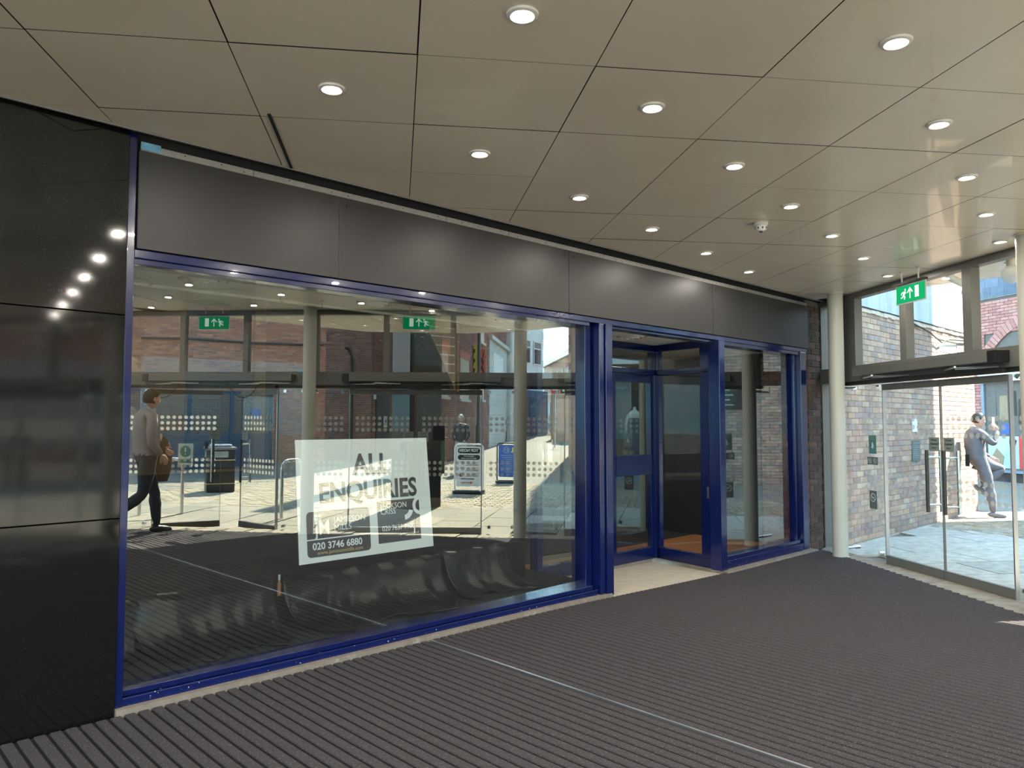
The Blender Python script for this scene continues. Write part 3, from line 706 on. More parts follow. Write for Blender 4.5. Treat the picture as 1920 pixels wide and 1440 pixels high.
mb = MB(); mb.add([bp_(.055, .183, .002), bp_(.50, .183, .002), bp_(.50, .193, .002), bp_(.055, .193, .002)], [(0, 1, 2, 3)], .5); part('rule', mb, 'print_white', bd)
bt('lettering', 'jM', .11, .225, .125, 'print_white', bold=.001, sx=.85); bt('lettering', 'JAMIESON', .24, .31, .052, 'print_white'); bt('lettering', 'MILLS', .24, .245, .052, 'print_white')
bt('lettering', '020 3746 6880', .09, .105, .060, 'print_white', bold=.0012, sx=.98); bt('lettering', 'www.jamiesonmills.com', .12, .062, .034, 'print_gold', sx=1.0)
bt('lettering', 'JACKSON', .585, .385, .052, 'print_white', sx=.95); bt('lettering', 'CRISS', .585, .335, .052, 'print_white', sx=.95)
bt('lettering', '020 7637 7100', .59, .19, .048, 'print_white', bold=.0004, sx=.92); bt('lettering', 'jacksoncriss.co.uk', .73, .14, .022, 'print_white')
for (s0, t0, mt) in ((.11, .365, 'blue_sq'), (.135, .365, 'pink_sq'), (.11, .335, 'blue_sq'), (.135, .333, 'print_gold')):
    if mt not in M: M[mt] = pm(mt, (.35, .6, .8) if mt == 'blue_sq' else (.7, .4, .5), .5, var=.01)
    bquad('logo_square', s0, t0, s0+.02, t0+.026, mt, .004, .002)
def arc(cs, ct, r0, r1, a0, a1, mat, sclip=None):
    pts = []; n = 18
    for k in range(n+1): a = radians(a0+(a1-a0)*k/n); pts.append((cs+r1*cos(a), ct+r1*1.36*sin(a)))
    for k in range(n, -1, -1): a = radians(a0+(a1-a0)*k/n); pts.append((cs+r0*cos(a), ct+r0*1.36*sin(a)))
    m_ = len(pts); mb = MB(); mb.add([bp_(x, y, .002) for x, y in pts], [(k, k+1, m_-2-k, m_-1-k) for k in range(n)], .5); part('logo_arc', mb, mat, bd)
arc(.905, .39, .038, .062, 88, 272, 'print_white'); arc(.77, .375, .045, .078, 275, 345, 'print_white')

# =================================================================== BRICK PIER, COLUMNS
bp = thing('brick_pier', 'dark brown brick pier between the blue shopfront and the glazing', 'pier', (9.0, 0, 0))
mb = MB(); mb.box((8.822, .012, 0), (9.235, .55, 3.0)); part('core', mb, 'mortar_dark', bp)
brickwork(bp, (8.825, .012), (1, 0), (0, -1), .408, .01, 3.0, 'brick_dark', single=110, flem=False)
brickwork(bp, (8.822, .6), (0, -1), (-1, 0), .59, .01, 2.4, 'brick_plum', single=0)
mb = MB(); mb.box((9.236, -.05, 0.0), (9.30, .30, 3.0)); o = solo('trim_3', mb, 'frame_grey', None, None, kind='structure')

def column(c, label, z0=0.0):
    t = thing('column', label, 'column', (c[0], c[1], z0), 'round steel columns inside the glazing')
    mb = MB(); mb.cyl((c[0], c[1], z0), (c[0], c[1], 2.995), .084, n=40, caps=False); part('shaft', mb, 'column', t, smooth=True)
    mb = MB(); mb.lathe([(.084, z0), (.10, z0), (.10, z0+.012), (.085, z0+.014)], (c[0], c[1], 0), 40); part('base_ring', mb, 'column', t, smooth=True)
    mb = MB(); mb.lathe([(.085, 2.988), (.095, 2.99), (.095, 2.999)], (c[0], c[1], 0), 40); part('top_ring', mb, 'panel', t, smooth=True)
    return t
C1, C2, C3, C4 = (8.63, -.43), (7.03, -2.65), (5.10, -4.62), (3.38, -6.80)
c1 = column(C1, 'cream round column beside the brick pier, seen directly'); c2 = column(C2, 'round column seen in the glass just left of the blue mullions')
c3 = column(C3, 'round column seen in the glass above the left part of the white board'); column(C4, 'round column hidden behind the blue jamb reflection')

# =================================================================== GLAZED FRONT FACETS
def dots(parent, P, u, n, t0, t1, d=.004):
    mb = MB(); k = int((t1-t0-.04)/.075); s = (t1-t0-(k-1)*.075)/2
    for row in (1.548, 1.470, 1.392, .955, .875, .797):
        for i in range(k):
            t = t0+s+i*.075; v = []
            for j in range(10):
                a = 2*pi*j/10; tt = t+.025*cos(a); v.append((P[0]+u[0]*tt+n[0]*d, P[1]+u[1]*tt+n[1]*d, row+.025*sin(a)))
            mb.add(v, [tuple(range(10))], .5)
    part('manifestation_dots', mb, 'dots', parent, kind='stuff')
def patch(parent, P, u, n, t, z, d=.03):
    q0 = (P[0]+u[0]*t-n[0]*.02, P[1]+u[1]*t-n[1]*.02, z); q1 = (P[0]+u[0]*t+n[0]*d, P[1]+u[1]*t+n[1]*d, z)
    mb = MB(); mb.cyl(q0, q1, .022, n=14); part('glass_fixing', mb, 'chrome', parent, smooth=True)
win_n = 4; door_n = 2
def handle(parent, P, u, n, t, z0=.64, z1=1.245):
    h = None
    for s in (1, -1):
        mb = MB(); q = lambda z, d: (P[0]+u[0]*t+n[0]*d*s, P[1]+u[1]*t+n[1]*d*s, z)
        mb.cyl(q(z0, .075), q(z1, .075), .017, n=14); h = part('handle', mb, 'frame_dark' if s > 0 else 'steel', parent, smooth=True)
        for z in (z0+.07, z1-.07):
            mb = MB(); mb.cyl(q(z, .0), q(z, .068), .011, n=10); part('standoff', mb, 'chrome', h, smooth=True)
def leaf(hinge, u, n, w, ang, sgn, labs=None, sign=True, push=False):
    """frameless leaf; hinge point, u = direction hinge->free edge when closed, n inward; ang = opening outwards"""
    global door_n
    a = radians(ang)*sgn; c_, s_ = cos(a), sin(a); uu = Vector((u[0]*c_-u[1]*s_, u[0]*s_+u[1]*c_)); nn = Vector((n[0]*c_-n[1]*s_, n[0]*s_+n[1]*c_))
    d = thing('door_%d' % door_n, None, None, (hinge[0], hinge[1], .01), kind='structure'); door_n += 1
    P = hinge
    pane_obj(d, 'pane', P, uu, nn, .01, w-.006, .06, 1.90, 'glass_wall')
    mb = MB(); mb.pbox(P, uu, nn, (.005, -.022, .012), (w-.004, .022, .098)); part('bottom_rail', mb, 'frame_dark' if ang else 'frame_grey', d, bevel=.002)
    mb = MB(); mb.pbox(P, uu, nn, (.005, -.022, 1.865), (w-.004, .022, 1.93)); part('top_rail', mb, 'frame_grey', d, bevel=.002)
    mb = MB(); mb.pbox(P, uu, nn, (-.004, -.02, .012), (.010, .02, 1.93)); part('edge_strip', mb, 'alu', d)
    mb = MB(); mb.pbox(P, uu, nn, (w-.008, -.006, .1), (w-.004, .006, 1.865)); part('edge_seal', mb, 'frame_grey', d)
    dots(d, P, uu, nn, .02, w-.02); handle(d, P, uu, nn, w-.115)
    if sign:
        mb = MB(); t0 = w-.165; mb.pbox(P, uu, nn, (t0, .004, 1.235), (t0+.14, .006, 1.37)); part('power_sign', mb, 'sticker_pale', d)
        # text reads from inside: inside viewer looks along -n
        rdir = Vector((nn[1], -nn[0])) * -1
        rdir = Vector((-nn[1], nn[0]))
        cx = P[0]+uu[0]*(t0+.07)+nn[0]*.0075; cy = P[1]+uu[1]*(t0+.07)+nn[1]*.0075
        for k, s in enumerate(('Power', 'Assisted', 'door')):
            text('lettering', s, .031, 'print_dark', d, (cx, cy, 1.335-.038*k), (rdir.x, rdir.y, 0), (0, 0, 1), 'CENTER', .0003, .0006)
    if push:
        mb = MB(); q = (P[0], P[1]); t0 = w-.215; mb.pbox(q, uu, nn, (t0, -.112, 1.10), (t0+.05, -.108, 1.215)); g = part('push_plate', mb, 'black', d)
    return d
def facet(A, B, mull, d0, d1, dm, ops, open_=0, end=None, tilt=0):
    """A->B going away from the brick pier; inward normal n"""
    global win_n
    u = (B-A); Lf = u.length; u.normalize(); n = Vector((u.y, -u.x))
    if n.dot(Vector((0, -4))-A) < 0: n = -n
    wd = thing('window_%d' % win_n, None, None, (A.x, A.y, 0), kind='structure'); win_n += 1
    def bx(name, a, b, mat='frame_grey', par=wd, bev=.002):
        mb = MB(); mb.pbox(A, u, n, a, b); return part(name, mb, mat, par, bevel=bev)
    s0 = mull[0][0]
    bx('head_rail', (s0, -.05, 2.935), (Lf, .05, 2.998)); bx('transom', (s0, -.05, 1.985), (Lf, .06, 2.165)); bx('soffit_trim', (s0, -.03, 1.945), (Lf, .03, 1.985), 'frame_dark')
    for a, b in mull: bx('mullion', (a, -.045, 2.165), (b, .05, 2.935))
    for (a, b), (c, d) in zip(mull, mull[1:]):
        pane_obj(wd, 'upper_pane', A, u, n, b, c, 2.165, 2.935, 'glass_wall')
    pane_obj(wd, 'fixed_pane', A, u, n, mull[0][1], d0-.008, .012, 1.95, 'glass_wall'); pane_obj(wd, 'fixed_pane', A, u, n, d1+.008, Lf-.005, .012, 1.95, 'glass_wall')
    dots(wd, A, u, n, max(.02, mull[0][1]), d0-.03); dots(wd, A, u, n, d1+.02, Lf-.04)
    for t in (.09, d0-.10, d1+.10, Lf-.09):
        for z in (.10, 1.905): patch(wd, A, u, n, t, z)
    # door operator
    g = thing('door_operator', ops, 'door opener', (A.x+u.x*1.3, A.y+u.y*1.3, 2.03), 'powered door openers over the glass doors')
    def ob(name, a, b, mat='frame_grey'):
        mb = MB(); mb.pbox(A, u, n, a, b); return part(name, mb, mat, g, bevel=.003)
    ob('housing', (d0-.25, .062, 2.035), (d1-.02, .20, 2.125)); ob('end_cap', (d1-.02, .062, 2.03), (d1+.07, .205, 2.13), 'black')
    ob('track', (d0+.02, .03, 1.94), (d1, .075, 1.985), 'frame_dark')
    for t0, t1, s in ((d0-.2, dm-.35, 1), (dm+.2, d1-.05, -1)):
        mb = MB(); z = 2.012
        P0 = A+u*t0+n*.10; P1 = A+u*((t0+t1)/2)+n*.24; P2 = A+u*t1+n*.06
        mb.tube([(P0.x, P0.y, z), (P1.x, P1.y, z)], .011, 6); mb.tube([(P1.x, P1.y, z-.012), (P2.x, P2.y, z-.012)], .011, 6); part('arm', mb, 'alu', g)
    ha = A+u*d0; hb = A+u*d1
    # opening rotates the free edge away from n
    sg = 1 if (u.x*(-n.y)-u.y*(-n.x)) > 0 else -1
    leaf(ha, u, n, dm-d0-.004, open_, sg, sign=True); leaf(hb, -u, n, d1-dm-.004, open_, -sg, sign=True, push=True)
    return A, u, n, Lf
A1 = K1
fa1 = facet(K1, K2, [(-.05, .205), (.98, 1.08), (1.87, 1.98), (2.86, 2.95)], .62, 2.34, 1.485, 'grey powered opener over the glass doors at the right, seen directly')
fa2 = facet(K2, K3, [(-.02, .06), (.86, .93), (1.76, 1.83), (2.70, 2.80)], .50, 2.28, 1.39, 'grey powered opener reflected right of the white board top')
fa3 = facet(K3, K4, [(-.02, .08), (.86, .93), (1.76, 1.83), (2.68, 2.77)], .44, 2.20, 1.32, 'dark powered opener with dangling cables, reflected above the walking man', open_=33)
fa4 = facet(K4, K5, [(-.02, .08), (.90, .97), (1.80, 1.87), (2.70, 2.80)], .50, 2.26, 1.38, 'powered opener of the leftmost glass doors behind the photographer')
# short return bay between brick pier and first column
wr = thing('window_8', None, None, (9.1, -.2, 0), kind='structure'); ub = (S0-K1); Lb = ub.length; ub.normalize(); nb = Vector((-ub.y, ub.x))
if nb.dot(Vector((0, -4))-K1) < 0: nb = -nb
for nm, a, b in (('head_rail', (.0, -.05, 2.935), (Lb, .05, 2.998)), ('transom', (0, -.05, 1.985), (Lb, .06, 2.165)), ('mullion', (Lb-.06, -.05, 0.0), (Lb, .05, 2.935))):
    mb = MB(); mb.pbox(K1, ub, nb, a, b); part(nm, mb, 'frame_grey', wr, bevel=.002)
pane_obj(wr, 'upper_pane', K1, ub, nb, .05, Lb-.06, 2.165, 2.935, 'glass_wall'); pane_obj(wr, 'fixed_pane', K1, ub, nb, .01, Lb-.06, .012, 1.985, 'glass_wall')
# brackets from the columns to the glass
def bracket(c, G, lab):
    t = lab
    for z in (.10, 1.905):
        for g in G:
            mb = MB(); mb.tube([(c[0], c[1], z), (g[0], g[1], z)], .016, 8); part('glass_arm', mb, 'steel', t, smooth=True)
    return t
bracket(C1, [K1+(K2-K1).normalized()*.09, K1+(S0-K1).normalized()*.12], c1)
bracket(C2, [K2+(K1-K2).normalized()*.09, K2+(K3-K2).normalized()*.09], c2)
bracket(C3, [K3+(K2-K3).normalized()*.09, K3+(K4-K3).normalized()*.09], c3)

# stickers on the first fixed pane (seen directly)
A, u, n, Lf = fa1
def sticker(t0, t1, z0, z1, mat, lab, kind='plain'):
    g = thing('window_sticker', lab, 'sticker', (A.x+u.x*t0, A.y+u.y*t0, z0)); mb = MB(); mb.pbox(A, u, n, (t0, .003, z0), (t1, .005, z1)); part('sheet', mb, mat, g)
    def ring(tc, zc, r):
        mb = MB(); N_ = 20; v = []
        for rr_ in (r, r*.82):
            for k in range(N_):
                a = 2*pi*k/N_; t = tc+rr_*cos(a); v.append((A.x+u.x*t+n.x*.006, A.y+u.y*t+n.y*.006, zc+rr_*sin(a)))
        mb.add(v, [(k, (k+1) % N_, N_+(k+1) % N_, N_+k) for k in range(N_)], .5)
        for s, hw in ((1, .0035),):
            p = [(-r*.7, r*.6), (-r*.6, r*.7), (r*.7, -r*.6), (r*.6, -r*.7)]
            mb.add([(A.x+u.x*(tc+x)+n.x*.006, A.y+u.y*(tc+x)+n.y*.006, zc+y) for x, y in p], [(0, 1, 2, 3)], .5)
        q = [(-r*.5, -r*.12), (r*.4, -r*.12), (r*.4, r*.1), (-r*.5, r*.1)]
        mb.add([(A.x+u.x*(tc+x)+n.x*.0062, A.y+u.y*(tc+x)+n.y*.0062, zc+y) for x, y in q], [(0, 1, 2, 3)], .5)
        part('prohibition_symbol', mb, 'print_white', g)
    if kind == 'one': ring((t0+t1)/2, z0+(z1-z0)*.62, (t1-t0)*.36)
    if kind == 'two': ring(t0+(t1-t0)*.25, (z0+z1)/2, (z1-z0)*.33); ring(t0+(t1-t0)*.75, (z0+z1)/2, (z1-z0)*.33)
    if kind == 'hand':
        mb = MB(); tc = (t0+t1)/2; zc = (z0+z1)/2-.01
        q = [(-.02, -.03), (.012, -.035), (.024, -.01), (.010, .03), (-.004, .04), (-.014, .01)]
        mb.add([(A.x+u.x*(tc+x)+n.x*.006, A.y+u.y*(tc+x)+n.y*.006, zc+y) for x, y in q], [tuple(range(6))], .5); part('symbol', mb, 'print_white', g)
        for k in range(2):
            mb = MB(); mb.pbox(A, u, n, (t0+.03, .0055, z1-.03-k*.02), (t1-.03, .0062, z1-.02-k*.02)); part('text_line', mb, 'sticker_pale', g)
    if kind == 'lines':
        for k in range(2):
            mb = MB(); mb.pbox(A, u, n, (t0+.03, .0055, z0+.02+k*.02), (t1-.03, .0062, z0+.028+k*.02)); part('text_line', mb, 'print_white', g)
    return g
sticker(.345, .475, 1.172, 1.375, 'sticker_teal', 'tall teal sticker on the glass left of the doors', 'hand')
sticker(.315, .495, 1.05, 1.135, 'sticker_grey', 'wide grey sticker with two prohibition circles below the teal one', 'two')
sticker(.335, .465, .566, .764, 'sticker_grey', 'tall grey sticker with one prohibition circle near the bottom of the glass', 'one')
# black notice on the second facet
A, u, n, Lf = fa2
mb = MB(); mb.pbox(A, u, n, (1.0, .012, 1.25), (1.16, .016, 1.45)); solo('black_notice', mb, 'black', 'small black notice on the glass, reflected in front of the man in black', 'notice')
# white notice on the open left doors
A, u, n, Lf = fa3

# exit signs
def exit_sign(c, u, n, lab, zc=2.645, w_=.36, h_=.155):
    g = thing('exit_sign', lab, 'sign', (c[0], c[1], zc+h_/2), 'green exit signs hung from the ceiling')
    rd = Vector((-n[1], n[0]))                        # reader's right when looking along -n
    def b(name, a, bb, mat, par=g):
        mb = MB(); mb.pbox(c, rd, n, a, bb); return part(name, mb, mat, par)
    b('frame', (-w_/2-.012, -.008, zc-h_/2-.012), (w_/2+.012, .0, zc+h_/2+.012), 'white_plastic'); b('top_bar', (-w_/2-.015, -.022, zc+h_/2+.012), (w_/2+.015, .022, zc+h_/2+.035), 'frame_dark')
    f = b('face', (-w_/2, .0005, zc-h_/2), (w_/2, .004, zc+h_/2), 'green_sign')
    def poly(name, pts):
        mb = MB(); mb.add([(c[0]+rd.x*x+n[0]*.006, c[1]+rd.y*x+n[1]*.006, zc+y) for x, y in pts], [tuple(range(len(pts)))], .5); part(name, mb, 'white_sign', f)
    poly('door_symbol', [(.07, -.05), (.125, -.05), (.125, .06), (.07, .06)])
    poly('arrow_shaft', [(-.007, -.05), (.007, -.05), (.007, .05), (-.007, .05)]); poly('arrow_head', [(-.042, .012), (-.030, .004), (0, .038), (.030, .004), (.042, .012), (0, .06)])
    mx = -.095
    poly('running_man', [(mx+.018, .028), (mx+.036, .028), (mx+.036, .052), (mx+.018, .052)]); poly('running_man', [(mx-.012, -.008), (mx+.018, -.012), (mx+.030, .024), (mx+.002, .028)])
    poly('running_man', [(mx-.008, -.01), (mx+.016, -.012), (mx+.028, -.03), (mx+.016, -.052), (mx+.004, -.05), (mx+.010, -.032)]); poly('running_man', [(mx-.012, -.006), (mx+.002, -.02), (mx-.014, -.035), (mx-.04, -.036), (mx-.04, -.026), (mx-.02, -.024)])
    poly('running_man', [(mx+.002, .028), (mx+.006, .018), (mx-.022, .010), (mx-.028, -.006), (mx-.036, -.002), (mx-.030, .018)]); poly('running_man', [(mx+.024, .02), (mx+.030, .006), (mx+.046, .006), (mx+.046, .014), (mx+.036, .014)])
    for s in (-.12, .12):
        q = Vector(c)+rd*s; mb = MB(); mb.cyl((q.x, q.y, zc+h_/2+.03), (q.x, q.y, 2.997), .008, n=8); mb.cyl((q.x, q.y, 2.985), (q.x, q.y, 2.999), .022, n=12); part('hanger', mb, 'white_plastic', g, smooth=True)
for f_, t_, d_, lab in ((fa1, 1.50, .30, 'green exit sign hanging by the glass doors, seen directly at the right'), (fa2, 1.33, .30, 'green exit sign reflected above the right edge of the white board'), (fa3, 1.22, .30, 'green exit sign reflected above the walking man')):
    A, u, n, Lf = f_; c = A+u*t_+n*d_; exit_sign((c.x, c.y), u, n, lab, 2.77 if f_ is fa1 else 2.80, .41, .165)

# =================================================================== DOWNLIGHTS, SMOKE DETECTOR
def downlight(x, y, lab, power=True, zc=3.0):
    t = thing('ceiling_downlight', lab, 'ceiling light', (x, y, zc-.006), 'round recessed downlights in the cream ceiling')
    mb = MB(); mb.lathe([(.034, 0), (.036, -.004), (.046, -.012), (.058, -.008), (.060, 0)], (x, y, zc), 28); part('rim', mb, 'lamp_rim', t, smooth=True)
    mb = MB(); mb.lathe([(.001, -.004), (.034, -.0045), (.035, -.003)], (x, y, zc), 20); part('lens', mb, 'lamp_lens', t)
    if power:
        ld = bpy.data.lights.new('downlight_beam', 'AREA'); ld.shape = 'DISK'; ld.size = .07; ld.energy = LAMP_W; ld.color = (1, .93, .82)
        lo = bpy.data.objects.new('downlight_beam', ld); COL.objects.link(lo); lo.parent = t; lo.location = (0, 0, -.012)
names = {(0,0):'round downlight at the top edge of the photo, nearest the camera', (0,2):'round downlight near the top right, second along the top row',
 (1,-1):'leftmost round downlight, above the left end of the fascia', (1,1):'round downlight in the upper middle, left of the smoke detector row', (1,3):'round downlight at the right, below the top right one',
 (2,0):'round downlight above the middle of the fascia, second nearest the shop', (2,2):'round downlight up and left of the smoke detector', (2,4):'round downlight at the far right, third down the right side',
 (3,1):'round downlight third along the row nearest the shop', (3,3):'round downlight up and right of the smoke detector', (3,5):'round downlight at the far right, fourth down the right side',
 (4,2):'round downlight left of the smoke detector, fourth along the shop row', (4,4):'round downlight right of the smoke detector, nearer the exit sign', (5,3):'round downlight nearest the shop, just below the smoke detector',
 (-1,3):'round downlight reflected in the window beside the left ceiling vent', (-2,4):'round downlight reflected at the top left of the window, second from the jamb', (-3,5):'round downlight reflected in the window nearest the left blue jamb', (0,4):'round downlight reflected in the window above the left exit sign, right of the vent', (-1,5):'round downlight reflected in the window left of and below the one above the exit sign', (1,5):'round downlight reflected in the window just left of the second ceiling vent',
 (-1,1):'round downlight reflected second from the top in the black granite', (-2,2):'round downlight reflected in the middle of the row in the black granite', (-3,3):'round downlight reflected fourth from the top in the black granite', (-4,4):'round downlight reflected lowest in the black granite',
 (5,5):'last round downlight before the exit sign and column'}
for i in range(-9, 8):
    for j in range(-7, 12):
        if (i+j) % 2: continue
        p = LO+LU*i+LV*j
        if p.y > -.35 or p.x < -5: continue
        if p.x > 8.8 or p.y < -8.9: continue
        if p.x > 3.6 and (p.x-.0 > 8.7 or -p.y > 6.2 or p.x*.66-p.y*.75 > 9.3): continue
        if p.x <= 3.6 and p.x*.78-p.y*.62 > 8.1: continue
        inside = p.y > inside_mall(p.x)+.1
        lab = names.get((i, j)) or ('round recessed downlight in the mall ceiling behind the photographer' if inside else 'round downlight in the canopy outside the glass doors')
        if p.x < .2 and p.y > -2.0 and (i, j) not in names and p.x > -.0: pass
        downlight(p.x, p.y, lab, power=inside)
t = thing('smoke_detector', 'white smoke detector on the ceiling between the downlights', 'smoke detector', (5.2, -1.36, 2.95))
mb = MB(); mb.lathe([(.050, 3.0), (.052, 2.985), (.046, 2.978), (.046, 2.975)], (5.2, -1.36, 0), 28); part('base', mb, 'white_plastic', t, smooth=True)
mb = MB(); mb.lathe([(.042, 2.978), (.041, 2.955), (.032, 2.945), (.018, 2.938), (.001, 2.937)], (5.2, -1.36, 0), 28); part('chamber', mb, 'white_plastic', t, smooth=True)
mb = MB()
for k in range(8):
    a = 2*pi*k/8; mb.cyl((5.2+.036*cos(a), -1.36+.036*sin(a), 2.952), (5.2+.041*cos(a), -1.36+.041*sin(a), 2.965), .006, n=6)
part('slot', mb, 'black', t, kind='stuff')
mb = MB(); mb.lathe([(.012, 2.94), (.012, 2.93), (.001, 2.929)], (5.2, -1.36, 0), 14); part('sensor', mb, 'black', t, smooth=True)

# dim fill lights added deep inside the shop to bring out its panels
for (x, y, e_) in ((3.0, 3.6, 4), (7.3, 3.4, 9), (8.2, 2.2, 8)):
    ld = bpy.data.lights.new('shop_fill', 'AREA'); ld.size = .5; ld.energy = e_; ld.color = (1, .9, .75)
    lo = bpy.data.objects.new('shop_fill', ld); COL.objects.link(lo); lo.location = (x, y, 3.15)

# =================================================================== OUTSIDE
def gz(x, y):
    s = .76*x-.65*y
    return -.008+.016*max(0, s-19)+.02*max(0, s-38)
def sd_poly(p):
    best = 99
    for a, b in ((S0, K1), (K1, K2), (K2, K3), (K3, K4), (K4, K5)):
        ab = b-a; t = max(0, min(1, (p-a).dot(ab)/ab.dot(ab))); best = min(best, (p-(a+ab*t)).length)
    return best
def outside(x, y):
    if x > 9.25: return y < -.1
    return y < inside_mall(x)-.0
# base sheet under the paving
base = thing('ground', None, None, kind='structure')
mb = MB(); st_ = 2.0
for i in range(-6, 40):
    for j in range(-32, 4):
        x0, y0 = i*st_, j*st_
        if x0+st_ <= 9.3 and y0+st_ > -1.9 and not (x0 >= 7 and y0 <= -1.5): continue
        if x0 < 1 and y0 > -11: continue
        if x0 < 9.3 and y0+st_/2 > inside_mall(min(9.2, x0+st_))-.2: 
            pass
        mb.add([(x0, y0, gz(x0, y0)-.035), (x0+st_, y0, gz(x0+st_, y0)-.035), (x0+st_, y0+st_, gz(x0+st_, y0+st_)-.035), (x0, y0+st_, gz(x0, y0+st_)-.035)], [(0, 1, 2, 3)])
part('bedding', mb, 'joint', base)
mb = MB(); mb.add([(-60, -9.6, -.06), (-60, -120, 0), (140, -120, 1.5), (140, 40, 1.5), (9.3, 40, -.06), (9.3, -9.6, -.06)], [(0, 1, 2, 3, 4, 5)]); mb.add([(-60, 40, -.02), (-60, -9.6, -.02), (-9, -9.6, -.02), (-9, 40, -.02)], [(0, 1, 2, 3)]); part('far_ground', mb, 'slab', base)  # second sheet: unseen left court, added to bounce sunlight onto the mall ceiling
pv = thing('flagstone_paving', 'large grey flagstones just outside the glass doors', 'paving', (10, -3, -.04))
cells = []
su, sv = .62, .93
OR = Vector((9.6, -.9)); org = OR
for i in range(-24, 22):
    for j in range(-12, 20):
        offv = (i % 2)*.45
        q = [OR+U2*(i*su+a)+V2*(j*sv+offv+b) for a, b in ((0, 0), (su, 0), (su, sv), (0, sv))]
        c = (q[0]+q[2])/2
        if not outside(c.x, c.y): continue
        if c.x > 9.25 and max(p.y for p in q) > -.12:
            poly = clip([tuple(p) for p in q], 0, 1, -.13)
        else: poly = [tuple(p) for p in q]
        if len(poly) < 3 or area(poly) < .03: continue
        d = sd_poly(c)
        if c.x < 1.8 or c.y < -12 or c.x > 14: continue
        if d > 3.4 and not (c.y < -9.4 and c.x < 8.5): continue
        if d < .22: 
            if c.x < 9.3 and outside(c.x, c.y) is False: continue
        cells.append((abs(d)+0*c.x, poly, c))
cells.sort(key=lambda q: q[0]); restm = MB()
for k, (d, poly, c) in enumerate(cells):
    ins = inset(poly, .006)
    if ins is None: continue
    z = gz(c.x, c.y)+random.uniform(-.004, .002)
    if d < .45:       # trim against the glazing line
        for a, b in ((S0, K1), (K1, K2), (K2, K3), (K3, K4), (K4, K5)):
            if min(a.x, b.x)-.6 < c.x < max(a.x, b.x)+.6 and min(a.y, b.y)-.6 < c.y < max(a.y, b.y)+.6:
                e_ = (b-a).normalized(); nn = Vector((e_.y, -e_.x))
                if nn.dot(Vector((0, -4))-a) < 0: nn = -nn
                ins = clip(ins, nn.x, nn.y, nn.dot(a)+.03)
                if len(ins) < 3: break
        if len(ins) < 3 or area(ins) < .004: continue
    mb = MB() if k < 290 else restm
    mb.prism(ins, z-.03, z, 0. if k < 290 else None)
    if k < 290: part('flagstone', mb, 'slab_shade_lift' if c.x > 8.0 and c.y > -3.9 else 'slab', pv)  # lightened copy stands in for more light on the shaded stones
if restm.v: part('flagstone', restm, 'slab', pv, kind='stuff')
# buff setts, then orange pavers and grey cobbles of the street
def field(name, label, mat, test, su, sv, ang, ext, jit=.003, g=.005, zoff=0.):
    mb = MB(); a = radians(ang); uu = Vector((cos(a), sin(a))); vv = Vector((-sin(a), cos(a))); (x0, x1, y0, y1) = ext; o = Vector((x0, y0)); 
    R_ = math.hypot(x1-x0, y1-y0); n1 = int(R_/su)+1; n2 = int(R_/sv)+1; ce = Vector(((x0+x1)/2, (y0+y1)/2))
    for i in range(-n1//2-1, n1//2+1):
        for j in range(-n2//2-1, n2//2+1):
            c = ce+uu*((i+.5*(j % 2))*su)+vv*(j*sv)
            if not (x0 < c.x < x1 and y0 < c.y < y1) or not test(c): continue
            z = gz(c.x, c.y)+zoff+random.uniform(-jit, jit); hu = uu*(su/2-g); hv = vv*(sv/2-g)
            q = [c-hu-hv, c+hu-hv, c+hu+hv, c-hu+hv]; r = random.random()
            k = .12; qi = [c+(p-c)*(1-k) for p in q]
            n = len(mb.v); mb.add([(p.x, p.y, z-.02) for p in q]+[(p.x, p.y, z+.002) for p in qi], [(4, 5, 6, 7), (0, 1, 5, 4), (1, 2, 6, 5), (2, 3, 7, 6), (3, 0, 4, 7)], r)
    if not mb.v: return
    t = thing(name, label, 'paving', (ce.x, ce.y, 0)); part('pavers', mb, mat, t, kind='stuff'); return t
RA, RB = Vector((14.4, -7.65)), Vector((17.8, -3.69))
def strip_r(c):            # distance in front of the R wall line
    d = (RB-RA).normalized(); n = Vector((-d.y, d.x)); return (c-RA).dot(n), (c-RA).dot(d)
def is_street(c): return (.65*c.x+.76*c.y) < .65*14.4-.76*7.65+.3 and .76*c.x-.65*c.y > 18.6
field('sett_paving', 'buff stone setts in the sunny square beyond the flagstones', 'sett', lambda c: outside(c.x, c.y) and sd_poly(c) > 3.0 and not is_street(c) and (c.x > 8 or c.y > -12.5) and not (c.x > 13.8 and c.y > -3.2) and c.y < -.14, .23, .13, 55, (5.5, 19, -15, -.1))
field('orange_paving', 'orange block paving in front of the red brick shop', 'orange_paving', lambda c: (c.x > 13.8 and c.y > -3.2), .21, .11, 61, (13.8, 23, -3.2, 3.2))
field('cobbled_street', 'grey cobbled street climbing away between the brick buildings', 'cobble', lambda c: is_street(c) and c.x < 44, .26, .17, -40, (11, 44, -36, -8), .006)
field('yard_paving', 'small grey paving in front of the bin store', 'slab', lambda c: c.y < -11.9 and not is_street(c) and c.x < 13.9 and c.y > -20 and not (5.5 < c.x and c.y > -12.5), .42, .42, 55, (2, 14, -20, -11.9), .004)
kb = thing('kerb_line', 'dark granite kerb where the cobbled street begins', 'kerb', (15, -11, 0))
ka, kc = Vector((13.3, -13.4)), Vector((16.4, -9.4)); nk = 7
